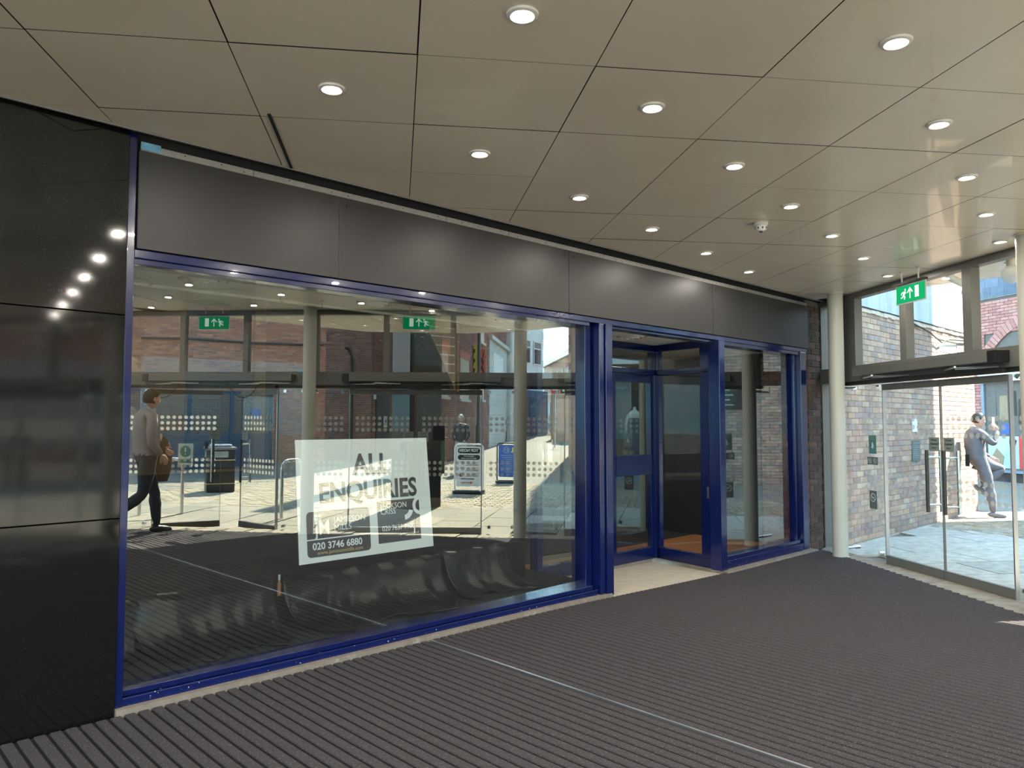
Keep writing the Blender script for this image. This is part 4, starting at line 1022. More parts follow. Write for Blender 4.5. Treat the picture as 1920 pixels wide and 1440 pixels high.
for i in range(nk):
    a = ka.lerp(kc, i/nk); b = ka.lerp(kc, (i+1)/nk); d = (b-a).normalized(); n = Vector((-d.y, d.x))*.16
    ins = [tuple(a-n+d*.005), tuple(b-n-d*.005), tuple(b+n-d*.005), tuple(a+n+d*.005)]; z = gz(a.x, a.y); mb = MB(); mb.prism(ins, z-.05, z+.02); part('kerbstone', mb, 'shutter', kb)
mb = MB()
for i in range(60):
    x = 8.6+random.gauss(0, .35); y = -13.0+random.gauss(0, .2); z = gz(x, y); a = random.uniform(0, 6); h = random.uniform(.02, .06)
    mb.add([(x-.006, y, z), (x+.006, y, z), (x+cos(a)*h, y+sin(a)*h, z+h)], [(0, 1, 2)], .5)
solo('weeds', mb, 'grass', 'small green weeds growing between the paving stones', 'weeds', kind='stuff')

# --- brick building right beside the doors (seen directly)
bb = thing('brick_building', 'brown brick wall with grey cladding above, outside the right glass doors', 'building', (12, 0, 0))
mb = MB(); mb.box((9.32, -.11, -.05), (14.95, .4, 3.03)); part('wall_core', mb, 'mortar', bb)
brickwork(bb, (9.32, -.11), (1, 0), (0, -1), 5.63, -.01, 3.0, 'brick_brown', single=290, holes=[(3.86, 4.74, 2.60, 2.80)], flem=False)
mb = MB()
for i in range(40): 
    x = 9.32+i*.14; mb.box((x, -.135-random.uniform(0, .012), 2.985-random.uniform(0, .02)), (x+.14, -.1, 3.03))
part('mortar_coping', mb, 'mortar', bb)
mb = MB(); mb.box((9.32, -.15, 3.03), (14.97, -.1, 3.045)); part('flashing', mb, 'dark_gap', bb)
for i in range(10):
    x = 9.32+i*.565; mb = MB(); mb.box((x+.003, -.14, 3.046), (x+.562, -.1, 6.4)); part('cladding_board', mb, 'clad', bb)
mb = MB(); mb.box((9.32, -.1, 3.03), (14.95, .4, 6.5)); part('clad_core', mb, 'dark_gap', bb)
f = None
mb = MB(); mb.box((13.18, -.10, 2.60), (14.06, -.085, 2.80)); f = part('window', mb, 'window_dark', bb)
mb = MB(); mb.box((13.18, -.118, 2.66), (14.06, -.1, 2.735)); part('louvre', mb, 'white', f)
mb = MB(); mb.tube([(12.0, -.15, 2.98), (12.6, -.17, 2.90), (13.1, -.18, 2.78), (13.5, -.17, 2.86), (14.2, -.16, 2.90), (14.9, -.15, 2.93)], .012, 6); solo('wall_cable', mb, 'black', 'dark cable sagging below the cladding of the brown brick wall', 'cable', smooth=True)
mb = MB(); mb.box((14.86, -.22, 2.95), (14.93, -.13, 3.3)); solo('wall_box', mb, 'sticker_pale', 'small pale box at the corner of the cladding', 'box')
mb = MB(); mb.box((11.87, -.135, 1.385), (12.06, -.124, 1.575)); solo('white_notice', mb, 'white', 'bright white notice on the brown brick wall', 'notice')
g = thing('grey_notice', 'dark grey notice board with lines of text on the brown brick wall', 'notice', (12.0, -.13, .955))
mb = MB(); mb.box((11.83, -.135, .955), (12.15, -.124, 1.26)); part('board', mb, 'sticker_grey', g)
for k in range(8):
    mb = MB(); mb.box((11.86, -.137, 1.215-k*.03), (12.12 if k == 0 else 11.86+random.uniform(.15, .26), -.1355, 1.225-k*.03)); part('text_line', mb, 'sticker_pale', g)
# thin steel stay rod of the first bay
# --- red brick shop further out
rs = thing('red_brick_shop', 'pinkish red brick shop with arched window and slate roof, beyond the man', 'building', (22, 1.5, 0))
ru = Vector((-.485, -.875)); rn = Vector((-.875, .485)); RP = Vector((22.7, 3.0))
def rb(name, a, b, mat, par=rs, **k):
    mb = MB(); mb.pbox(RP, ru, rn, a, b); return part(name, mb, mat, par, **k)
rb('wall_core', (-2, -.4, -.05), (9, -.01, 4.66), 'mortar_dark')
brickwork(rs, tuple(RP), tuple(ru), tuple(rn), 6.5, 0, 4.62, 'brick_red', single=0, holes=[(1.62, 6, .36, 2.80), (1.75, 5.0, 3.2, 3.72)], depth=.02)
rb('plinth', (1.5, 0, 0), (6, .03, .30), 'brick_dark'); rb('sill', (1.55, 0, .31), (6, .08, .37), 'shutter')
g_ = rb('display_window', (1.66, -.3, .37), (6, -.02, 2.55), 'window_dark')
rb('window_frame', (1.62, -.02, .37), (1.70, .03, 2.55), 'shutter')
s_ = rb('shop_sign', (1.6, .0, 2.55), (6, .10, 2.78), 'white')
for k in range(9):
    a = 1.9+k*.12; mb = MB(); mb.pbox(RP, ru, rn, (a, .101, 2.62+.02*(k % 3)), (a+.05, .103, 2.70)); part('sign_mark', mb, 'sign_blue' if k % 2 else 'sticker_teal', s_)
rb('arched_window', (1.8, -.05, 3.2), (5.0, -.02, 3.75), 'cream_shelf')
for k in range(26):
    a0 = pi*.98-k*.062; cx, cz, r0, r1 = 3.35, 2.35, 1.62, 1.86
    if a0 < .3*pi: break
    v = []
    for dd in (.0, .03):
        for (r, a) in ((r0, a0), (r1, a0), (r1, a0-.054), (r0, a0-.054)):
            t = cx+r*cos(a)*1.05; z = cz+r*sin(a); v.append((RP.x+ru.x*t+rn.x*dd, RP.y+ru.y*t+rn.y*dd, z))
    if min(p[2] for p in v) < 3.0: continue
    mb = MB(); mb.add(v, [(3, 2, 1, 0), (4, 5, 6, 7), (0, 1, 5, 4), (1, 2, 6, 5), (2, 3, 7, 6), (3, 0, 4, 7)], 0.); part('arch_brick', mb, 'brick_red', rs)
for r in range(6):
    mb = MB()
    for k in range(18):
        a = k*.4+(.2 if r % 2 else 0); mb.pbox(RP, ru, rn, (a+.004, -.06*r, 4.66+r*.22), (a+.396, .05-.06*r, 4.66+r*.22+.26))
    part('slate_course', mb, 'slate', rs)
# display in the window
mb = MB(); mb.pbox(RP, ru, rn, (1.75, -.015, .42), (2.75, -.005, 1.2)); ps = part('poster', mb, pm('poster_pale', (.50, .55, .52), .5, var=.1), rs)
def rpoly(name, pts, mat, par, d=.002):
    mb = MB(); mb.add([(RP.x+ru.x*t+rn.x*d, RP.y+ru.y*t+rn.y*d, z) for t, z in pts], [tuple(range(len(pts)))], .5); return part(name, mb, mat, par)
rpoly('poster_figure', [(2.25, .45), (2.6, .45), (2.65, .8), (2.5, 1.0), (2.4, 1.02), (2.2, .75)], 'coat_pale', ps); rpoly('poster_figure', [(2.36, 1.0), (2.52, .98), (2.56, 1.1), (2.46, 1.17), (2.36, 1.12)], 'hair_dark', ps, .003)
rpoly('poster_figure', [(1.85, .45), (2.15, .45), (2.2, .7), (2.0, .9), (1.86, .7)], 'tan', ps, .003)
for k, (a, b, z0, z1, mt) in enumerate(((1.86, 1.9, 1.25, 2.5, 'amber'), (2.0, 2.04, 1.25, 2.5, 'amber'), (2.1, 2.35, 1.6, 2.2, 'tan'), (2.4, 2.6, 1.7, 2.3, 'hair_dark'), (2.62, 2.85, 1.5, 2.1, 'jacket_brown'), (2.15, 2.4, 1.25, 1.5, 'sign_blue'))):
    rpoly('display_item', [(a, z0), (b, z0), (b-.02, z1), (a+.02, z1)], mt, g_, -.012+.002*k)
rpoly('red_banner', [(2.62, .42), (2.78, .42), (2.78, 1.2), (2.62, 1.2)], 'red', ps, .006); rpoly('lilac_panel', [(2.80, 1.55), (3.4, 1.55), (3.4, 2.45), (2.80, 2.45)], pm('lilac', (.42, .40, .62), .5, var=.03), g_, .006)

# --- canopy fittings
t = thing('security_camera', 'white dome security camera under the canopy outside the glass', 'camera', (8.45, -1.86, 2.8))
mb = MB(); mb.lathe([(.001, 2.735), (.035, 2.742), (.052, 2.765), (.055, 2.785)], (8.45, -1.86, 0), 20); part('dome', mb, 'steel', t, smooth=True)
mb = MB(); mb.lathe([(.058, 2.785), (.085, 2.80), (.080, 2.83), (.05, 2.86), (.02, 2.87)], (8.45, -1.86, 0), 24); part('housing', mb, 'white', t, smooth=True)
mb = MB(); mb.tube([(8.45, -1.86, 2.86), (8.30, -1.80, 2.90), (8.18, -1.76, 2.93), (8.12, -1.74, 2.998)], .035, 10); part('arm', mb, 'white', t, smooth=True)
t = thing('globe_lamp', 'clear round glass globe lamp under the canopy outside', 'lamp', (8.05, -2.30, 2.8))
mb = MB(); mb.ell((8.05, -2.30, 2.87), (.085, .085, .085), 20, 14); part('globe', mb, frost('globe_glass', (.8, .78, .7), .45), t, smooth=True)
mb = MB(); mb.cyl((8.05, -2.30, 2.94), (8.05, -2.30, 2.998), .04, n=16); part('collar', mb, 'white_plastic', t, smooth=True)

# --- granite pier of the canopy, reflected in the glass
t = thing('canopy_pier', 'black granite pier outside the doors, reflected right of the sign board top', 'pier', (8.3, -6.4, 0))
for z0, z1 in ((-.01, 1.03), (1.034, 2.05), (2.054, 3.2)):
    mb = MB(); mb.box((7.98, -6.65, z0), (8.70, -6.15, z1)); part('granite_panel', mb, 'granite', t, bevel=.003)

# --- buildings seen only in the reflection
def wall_run(name, label, A, B, z1, mat, mort='mortar_dark', n_to=(0, 0), holes=(), thick=.5, single=0, flem=True, z0=-.1, cat='building', core=True):
    A = Vector(A); B = Vector(B); u = (B-A).normalized(); n = Vector((-u.y, u.x))
    if n.dot(Vector(n_to)-A) < 0: n = -n
    t = thing(name, label, cat, (A.x, A.y, 0)); L_ = (B-A).length
    mb = MB(); mb.pbox(A, u, n, (0, -thick, z0), (L_, 0, z1)); part('wall_core', mb, mort, t)
    brickwork(t, tuple(A), tuple(u), tuple(n), L_, z0, z1, mat, single=single, holes=holes, depth=.012, flem=flem)
    return t, A, u, n, L_
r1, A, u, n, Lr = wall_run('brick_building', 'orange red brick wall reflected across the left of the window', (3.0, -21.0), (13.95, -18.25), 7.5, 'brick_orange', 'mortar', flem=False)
def wx(par, P, u, n, a, b, name, mat, **k):
    mb = MB(); mb.pbox(P, u, n, a, b); return part(name, mb, mat, par, **k)
g = thing('wall_pipe', 'thick dark pipe and hood high on the orange brick wall, reflected top left', 'pipe', (5.6, -20.1, 4))
P1 = A+u*3.4+n*.3; mb = MB(); mb.tube([(P1.x, P1.y, 6.5), (P1.x, P1.y, 4.6), (P1.x+.05, P1.y, 4.3), (P1.x+.25, P1.y, 4.05)], .17, 12); part('pipe', mb, 'window_dark', g, smooth=True)
P1 = A+u*4.3+n*.3; mb = MB(); mb.add([(P1.x-.5,P1.y,5.4),(P1.x+.1,P1.y,5.4),(P1.x+.1,P1.y+.5,5.4),(P1.x-.5,P1.y+.5,5.4),(P1.x+.1,P1.y,4.4),(P1.x+.8,P1.y,4.55),(P1.x+.8,P1.y+.5,4.55),(P1.x+.1,P1.y+.5,4.4)], [(3,2,1,0),(4,5,6,7),(0,1,5,4),(1,2,6,5),(2,3,7,6),(3,0,4,7)]); part('hood', mb, 'green_dark', g)
def wcable(lab, pts, P, u, n, r=.03, mat='black'):
    mb = MB(); mb.tube([(P.x+u.x*t+n.x*.06, P.y+u.y*t+n.y*.06, z) for t, z in pts], r, 6); return solo('wall_cable', mb, mat, lab, 'cable', smooth=True)
wcable('white cable hanging down the orange brick wall, reflected at the left', [(2.9, 5.5), (2.85, 4.6), (3.0, 3.9), (2.95, 3.0), (2.9, 2.4)], A, u, n, .022, 'white')
wcable('black cable running along the orange brick wall and bending down at its end', [(5.6, 3.95), (7.0, 4.0), (9.0, 3.98), (10.6, 4.02), (11.2, 4.05)], A, u, n, .035)
for (t0, z, lab) in ((9.4, 2.65, 'whitish paint patch on the orange brick wall, left of the column'), (10.3, 2.75, 'whitish paint patch on the orange brick wall, right of the column')):
    mb = MB(); mb.pbox(A, u, n, (t0, .012, z), (t0+.62, .02, z+.42)); solo('paint_patch', mb, 'sticker_pale', lab, 'patch')
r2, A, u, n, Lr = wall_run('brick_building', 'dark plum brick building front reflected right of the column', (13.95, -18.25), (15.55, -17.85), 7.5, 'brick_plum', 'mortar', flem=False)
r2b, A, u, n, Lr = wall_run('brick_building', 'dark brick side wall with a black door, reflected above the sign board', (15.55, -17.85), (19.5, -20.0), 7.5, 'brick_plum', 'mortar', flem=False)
wx(r2b, A, u, n, (.35, .0, 0), (1.45, .05, 2.5), 'door', 'black'); wx(r2b, A, u, n, (.18, .01, 2.25), (.34, .04, 2.45), 'white_plate', 'white')
wx(r2b, A, u, n, (.95, .05, 1.25), (1.2, .07, 1.65), 'notice', 'white'); wx(r2b, A, u, n, (1.0, .07, 1.33), (1.15, .08, 1.55), 'notice_symbol', 'sign_blue')
g = thing('drain_pipe', 'black drain pipe down the plum brick wall', 'pipe', (14.8, -17.9, 0)); mb = MB(); mb.tube([(14.55, -17.98, 4.0), (14.72, -17.94, 3.9), (14.8, -17.92, 3.6), (14.8, -17.92, 0)], .05, 8); part('pipe', mb, 'black', g, smooth=True)
H3 = [(1.8, 3.8, 2.3, 3.8), (5.9, 7.8, 2.3, 3.8), (10.5, 11.5, 2.4, 2.95), (10.3, 11.5, 4.85, 5.6)]
r3, A, u, n, Lr = wall_run('brick_building', 'long brown brick side street building with boarded windows, reflected at centre', (13.5, -12.6), (31.9, -26.5), 9.5, 'brick_plum', 'mortar', n_to=(20, -10), holes=H3, flem=False)
for k, h in enumerate(H3):
    wx(r3, A, u, n, (h[0], -.1, h[2]), (h[1], -.03, h[3]), 'window_board', 'shutter' if k < 3 else 'window_dark')
    wx(r3, A, u, n, (h[0]-.08, -.0, h[2]-.1), (h[1]+.08, .08, h[2]), 'window_sill', 'pale_stone'); wx(r3, A, u, n, (h[0]-.1, -.0, h[3]), (h[1]+.1, .016, h[3]+.28), 'lintel', 'brick_orange')
wx(r3, A, u, n, (12.73, -.0, -.1), (18.95, .06, 5.2), 'rendered_front', 'pale_stone'); wx(r3, A, u, n, (12.6, .0, 5.2), (19.0, .2, 5.38), 'cornice', 'pale_stone')
wx(r3, A, u, n, (13.9, .06, 3.6), (17.3, .08, 4.7), 'blocked_window', 'white_render'); wx(r3, A, u, n, (19.0, 0, -.1), (21.4, .25, 9.4), 'pilasters', 'pale_stone')
for k in range(7): wx(r3, A, u, n, (19.05+k*.34, .25, .1), (19.17+k*.34, .34, 9.4), 'pilaster', 'white_render')
g = thing('lamp_post', 'grey lamp post carrying yellow and red banners on the side street', 'lamp post', (24.5, -20.5, 0))
LPx = Vector((20.6, -17.67)); z0 = gz(LPx.x, LPx.y); mb = MB(); mb.cyl((LPx.x, LPx.y, z0), (LPx.x, LPx.y, 8.5), .075, .06, n=10); part('post', mb, 'frame_grey', g, smooth=True); mb = MB(); mb.cyl((LPx.x, LPx.y, z0), (LPx.x, LPx.y, z0+1.2), .12, n=10); part('base', mb, 'frame_grey', g, smooth=True)
def banner(lab, P, rd, x0, x1, z0, z1, mat):
    t = thing('banner', lab, 'banner', (P.x, P.y, z0)); nn = Vector((-rd.y, rd.x)); mb = MB(); mb.pbox(P, rd, nn, (x0, -.01, z0), (x1, .01, z1)); part('cloth', mb, mat, t)
    for k in range(7):
        zz = z1-.3-k*(z1-z0-.4)/7; mb = MB(); mb.pbox(P, rd, nn, (x0+.06, .011, zz), (x1-.06-(k % 3)*.05, .014, zz+.16)); part('lettering', mb, 'black', t)
        mb = MB(); mb.pbox(P, rd, nn, (x0+.06, -.014, zz), (x1-.06-(k % 3)*.05, -.011, zz+.16)); part('lettering', mb, 'black', t)
rdv = Vector((.725, .689))
banner('yellow vertical banner on the side street lamp post', LPx, rdv, -.30, -.10, 3.2, 4.5, 'yellow'); banner('orange red vertical banner beside the yellow one', LPx, rdv, .08, .24, 3.2, 4.35, 'orange')
# white block at the head of the street
wbld = thing('white_building', 'white rendered block with wide windows over navy shopfronts at the street end', 'building', (35, -28.5, 0))
WA = Vector((31.6, -27.05)); WBv = Vector((37.0, -28.87)); wu = (WBv-WA).normalized(); wn = Vector((-wu.y, wu.x))
if wn.dot(Vector((0, 4))-WA) < 0: wn = -wn
wx(wbld, WA, wu, wn, (0, -6, 0), (5.9, 0, 9.0), 'wall', 'white_render')
for (a, b, z0, z1) in ((.4, 1.9, 5.1, 6.6), (2.3, 3.7, 5.1, 6.6), (4.2, 5.45, 5.1, 6.6)):
    f = wx(wbld, WA, wu, wn, (a, 0, z0), (b, .04, z1), 'window', 'window_dark')
    for q in ((a, a+.06, z0, z1), (b-.06, b, z0, z1), (a, b, z0, z0+.06), (a, b, z1-.06, z1), (a, b, z0+1.0, z0+1.06)): wx(f and wbld, WA, wu, wn, (q[0], .04, q[2]), (q[1], .07, q[3]), 'window_frame', 'white')
wx(wbld, WA, wu, wn, (-.2, .02, .2), (5.95, .3, 3.4), 'navy_shopfront', 'navy_paint')
for k in range(4): wx(wbld, WA, wu, wn, (.1+k*1.45, .3, .6), (1.3+k*1.45, .33, 2.9), 'shop_pane', 'window_dark')
wx(wbld, WA, wu, wn, (.6, .32, 3.5), (2.6, .42, 4.3), 'blue_sign', 'sign_blue'); wx(wbld, WA, wu, wn, (1.5, .42, 3.75), (1.85, .44, 4.05), 'sign_square', 'yellow')
# terrace in the distance
tr = thing('terrace', 'distant tan stone terrace with grey slate roof and chimneys at the street end', 'building', (46, -34, 1))
TA, TB = Vector((53.5, -43.3)), Vector((38.5, -25.8)); tu = (TB-TA).normalized(); tn = Vector((-tu.y, tu.x))
if tn.dot(Vector((0, 4))-TA) < 0: tn = -tn
Lt = (TB-TA).length
wx(tr, TA, tu, tn, (0, -7, 0), (Lt*.55, 0, 6.5), 'stone_wall', 'brick_tan'); wx(tr, TA, tu, tn, (Lt*.55, -7, 0), (Lt, 0, 6.4), 'red_wall', 'brick_red')
v = []
for t in (0, Lt):
    for d, z in ((.3, 6.45), (-3.5, 9.2), (-7.3, 6.45)): v.append((TA.x+tu.x*t+tn.x*d, TA.y+tu.y*t+tn.y*d, z))
mb = MB(); mb.add(v, [(0, 3, 4, 1), (1, 4, 5, 2), (0, 1, 2), (3, 5, 4), (0, 2, 5, 3)], .5); part('roof', mb, 'roof', tr)
for t in (3.0, 9.5):
    wx(tr, TA, tu, tn, (t, -4.1, 8.4), (t+1.3, -3.0, 10.4), 'chimney', 'brick_tan')
    for k in range(3):
        p = TA+tu*(t+.3+k*.35)+tn*(-3.5); mb = MB(); mb.cyl((p.x, p.y, 10.4), (p.x, p.y, 10.9), .12, n=8); part('chimney_pot', mb, 'brick_tan', tr)
for k in range(9):
    t = 1.2+k*2.4
    if t > Lt-1: break
    for z in (4.3, 1.8): wx(tr, TA, tu, tn, (t, 0, z), (t+.8, .05, z+1.35), 'window', 'window_dark'); wx(tr, TA, tu, tn, (t-.05, .05, z+.65), (t+.85, .08, z+.72), 'window_bar', 'white')
# key cutting shop
kc_ = thing('corner_shop', 'low stone shop with a navy key cutting sign at the street corner', 'building', (31, -21, .2))
KA, KB = Vector((30.2, -21.8)), Vector((33.6, -18.6)); ku = (KB-KA).normalized(); kn = Vector((-ku.y, ku.x))
if kn.dot(Vector((0, 4))-KA) < 0: kn = -kn
wx(kc_, KA, ku, kn, (0, -3, 0), (4.6, 0, 3.7), 'wall', 'brick_tan'); sg = wx(kc_, KA, ku, kn, (0.4, 0, 3.55), (4.6, .1, 4.02), 'sign_board', 'navy_paint')
cq = KA+ku*1.0+kn*.11
text('lettering', 'Key Cutting', .34, 'white', kc_, (KA.x+ku.x*3.2+kn.x*.12, KA.y+ku.y*3.2+kn.y*.12, 3.66), (-ku.x, -ku.y, 0), (0, 0, 1), 'LEFT', .005)
wx(kc_, KA, ku, kn, (1.5, 0, .4), (2.4, .05, 2.6), 'door', 'navy_paint'); wx(kc_, KA, ku, kn, (2.7, 0, .8), (4.2, .05, 2.8), 'window', 'window_dark')
t = thing('no_entry_sign', 'round red no entry sign on a pole with a black square plate', 'road sign', (26.4, -18.65, .2))
q = Vector((26.4, -18.65)); fd = Vector((-.72, .69)); mb = MB(); mb.cyl((q.x, q.y, gz(q.x, q.y)), (q.x, q.y, 3.2), .035, n=8); part('pole', mb, 'steel', t, smooth=True)
mb = MB(); mb.cyl((q.x+fd.x*.04, q.y+fd.y*.04, 2.94), (q.x+fd.x*.055, q.y+fd.y*.055, 2.94), .19, n=24); part('disc', mb, 'red', t)
pr = Vector((fd.y, -fd.x)); pr = Vector((.69, .72)); mb = MB(); mb.pbox(q+fd*.057, pr, fd, (-.14, 0, 2.91), (.14, .005, 2.97)); part('bar', mb, 'white', t)
mb = MB(); mb.pbox(q+fd*.04, pr, fd, (.24, 0, 2.78), (.52, .015, 3.08)); pl_ = part('square_plate', mb, 'black', t); mb = MB(); mb.pbox(q+fd*.056, pr, fd, (.33, 0, 2.86), (.43, .005, 3.0)); part('plate_symbol', mb, 'white', pl_)
t = thing('potted_tree', 'small bay tree in a dark pot at the street corner', 'plant', (27.5, -18.0, .2)); q = (27.6, -18.1)
mb = MB(); mb.cyl((q[0], q[1], gz(*q)), (q[0], q[1], gz(*q)+.55), .22, .28, n=14); part('pot', mb, 'black', t, smooth=True); mb = MB(); mb.cyl((q[0], q[1], gz(*q)+.5), (q[0], q[1], 1.6), .03, n=8); part('stem', mb, 'jacket_brown', t)
mb = MB(); rnd = random.Random(2)
for k in range(260):
    a, b = rnd.uniform(0, 6.28), rnd.uniform(-1, 1); r = .42*rnd.uniform(.5, 1); c_ = (q[0]+r*cos(a)*(1-b*b)**.5, q[1]+r*sin(a)*(1-b*b)**.5, 2.0+r*b*1.2); d1_, d2_ = Vector((rnd.gauss(0, 1), rnd.gauss(0, 1), rnd.gauss(0, 1))).normalized()*.06, Vector((rnd.gauss(0, 1), rnd.gauss(0, 1), rnd.gauss(0, 1))).normalized()*.03
    c_ = Vector(c_); mb.add([c_-d1_, c_-d2_, c_+d1_, c_+d2_], [(0, 1, 2, 3)], .5)
part('foliage', mb, 'grass', t, kind='stuff')
# R5 / lingerie-style shopfront / R6 on the opposite side
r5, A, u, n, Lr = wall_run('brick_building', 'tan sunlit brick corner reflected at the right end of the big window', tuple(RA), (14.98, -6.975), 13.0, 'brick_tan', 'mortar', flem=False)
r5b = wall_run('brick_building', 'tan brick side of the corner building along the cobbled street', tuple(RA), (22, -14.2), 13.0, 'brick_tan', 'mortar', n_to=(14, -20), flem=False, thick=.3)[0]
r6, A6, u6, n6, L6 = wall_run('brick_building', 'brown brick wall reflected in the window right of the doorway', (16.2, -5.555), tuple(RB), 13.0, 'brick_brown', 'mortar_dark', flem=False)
DU = (RB-RA).normalized(); DN = Vector((-DU.y, DU.x)); EP = Vector((14.98, -6.975)); Le = 1.87
el = thing('clothes_shop', 'white clothes shopfront with a mannequin, reflected in the recessed door', 'building', (15.6, -6.3, 0))
def ex(name, a, b, mat, par=el, **k):
    mb = MB(); mb.pbox(EP, DU, DN, a, b); return part(name, mb, mat, par, **k)
ex('upper_wall', (0, -.5, 3.8), (Le, 0, 13), 'brick_brown'); ex('sign_board', (0, -.2, 3.05), (Le, .06, 3.75), 'white'); ex('back_wall', (0, -2.6, 0), (Le, -2.5, 3.1), 'shop_black'); ex('shop_floor', (0, -2.5, -.05), (Le, 0, .02), 'tan')
ex('side_wall', (-.05, -2.5, 0), (.04, 0, 3.1), 'shop_black'); ex('side_wall', (Le-.04, -2.5, 0), (Le+.05, 0, 3.1), 'shop_black'); ex('ceiling', (0, -2.5, 3.0), (Le, 0, 3.08), 'shop_black')
ex('frame', (.30, -.04, .0), (.42, .04, 3.05), 'shutter'); ex('stall_riser', (.42, -.05, 0), (Le-.04, .04, .45), 'shutter')
rtx = Vector((-DU.x, -DU.y, 0))
o1 = EP+DU*(Le-.1)+DN*.065
text('lettering', 'E', .78, 'red', el, (o1.x, o1.y, 3.10), rtx, (0, 0, 1), 'LEFT', .003); o1 = EP+DU*(Le-.55)+DN*.065
text('lettering', 'LEGANCE', .34, 'frame_grey', el, (o1.x, o1.y, 3.26), rtx, (0, 0, 1), 'LEFT', .003, 0, .85)
for k in range(3):
    p = EP+DU*(.9)+DN*(-.6-.5*k); mb = MB(); mb.ell((p.x, p.y, 2.75), (.04, .04, .02), 10, 6); part('spotlight', mb, 'lamp_lens', el)
# mannequin in the shop window
mn = thing('mannequin', 'headless mannequin in a dark dress behind the shop window', 'mannequin', (0, 0, .45)); p = EP+DU*1.25+DN*(-.45); mn.location = (p.x, p.y, .45); mn['_w'] = (p.x, p.y, .45)
mb = MB(); mb.lathe([(.04, 1.95), (.045, 1.88), (.12, 1.82), (.17, 1.76), (.15, 1.6), (.11, 1.45)], (p.x, p.y, 0), 18); part('torso', mb, 'cream_shelf', mn, smooth=True)
mb = MB(); mb.lathe([(.155, 1.70), (.16, 1.6), (.12, 1.42), (.17, 1.2), (.2, .8), (.2, .5)], (p.x, p.y, 0), 18); part('dress', mb, 'navy_paint', mn, smooth=True)
for s in (-1, 1):
    a_ = Vector((p.x, p.y))+DU*(.17*s); b_ = Vector((p.x, p.y))+DU*(.23*s); mb = MB(); mb.tube([(a_.x, a_.y, 1.76), (b_.x, b_.y, 1.5), (b_.x, b_.y, 1.1)], [.035, .03, .02], 8); part('arm', mb, 'cream_shelf', mn, smooth=True)
mb = MB(); mb.pbox(A6, u6, n6, (.12, .014, 1.85), (1.0, .05, 2.45)); g = solo('notice_board', mb, 'black', 'black notice board on the brown brick wall, reflected right of the doorway', 'notice board')
for k in range(4):
    mb = MB(); mb.pbox(A6, u6, n6, (.2, .051, 2.3-k*.12), (.62+.08*(k % 2), .055, 2.34-k*.12)); part('text_line', mb, 'sticker_pale', g)
# building mass behind the opposite fronts keeps the sun off the door side
ms = thing('brick_building', 'rear block of the opposite brick building', 'building', (19, -9, 0)); mb = MB(); mb.prism([(14.6, -7.9), (17.9, -4.1), (25, -9.6), (21.7, -13.8)], 3.95, 12.98); part('block', mb, 'brick_brown', ms)

# --- street furniture
def hoop(P, d, lab, w_=.62, h=.88):
    d = Vector(d).normalized(); a = Vector(P); b = a+d*w_; r = .14; pts = [(a.x, a.y, 0)]
    for k in range(7): t = pi/2*k/6; pts.append((a.x+d.x*(r-r*cos(t)), a.y+d.y*(r-r*cos(t)), h-r+r*sin(t)))
    for k in range(7): t = pi/2*k/6; pts.append((b.x-d.x*(r-r*sin(t)), b.y-d.y*(r-r*sin(t)), h-r+r*cos(t)))
    pts.append((b.x, b.y, 0)); mb = MB(); mb.tube(pts, .026, 12); solo('cycle_stand', mb, 'steel', lab, 'bike stand', 'steel hoop bike stands outside the doors', smooth=True)
hoop((5.02, -8.28), (-.85, -.35), 'steel hoop bike stand reflected beside the walking man'); hoop((5.86, -6.62), (.60, -.25), 'steel hoop bike stand reflected behind the left edge of the white board', .5)
t = thing('litter_bin', 'black square litter bin with gold bands, reflected left of the white board', 'litter bin', (7.15, -11.5, 0))
bc = Vector((7.15, -11.5)); bu = Vector((cos(radians(20)), sin(radians(20)))); bn = Vector((-bu.y, bu.x))
def bx2(name, a, b, mat, par=t, **k):
    mb = MB(); mb.pbox(bc, bu, bn, a, b); return part(name, mb, mat, par, **k)
bx2('body', (-.28, -.28, 0), (.28, .28, .88), 'black', bevel=.02); bx2('lid', (-.31, -.31, .88), (.31, .31, .93), 'frame_grey', bevel=.01); bx2('cap', (-.22, -.22, .93), (.22, .22, .99), 'steel', bevel=.02)
bx2('band', (-.285, -.285, .17), (.285, .285, .185), 'print_gold'); bx2('band', (-.285, -.285, .66), (.285, .285, .675), 'print_gold'); bx2('opening', (-.14, .28, .72), (.14, .287, .85), 'sticker_pale'); bx2('opening', (-.287, -.14, .72), (-.28, .14, .85), 'sticker_pale')
mb = MB(); q = bc-bu*.286; 
ring = [(q.x, q.y+0, 0)]
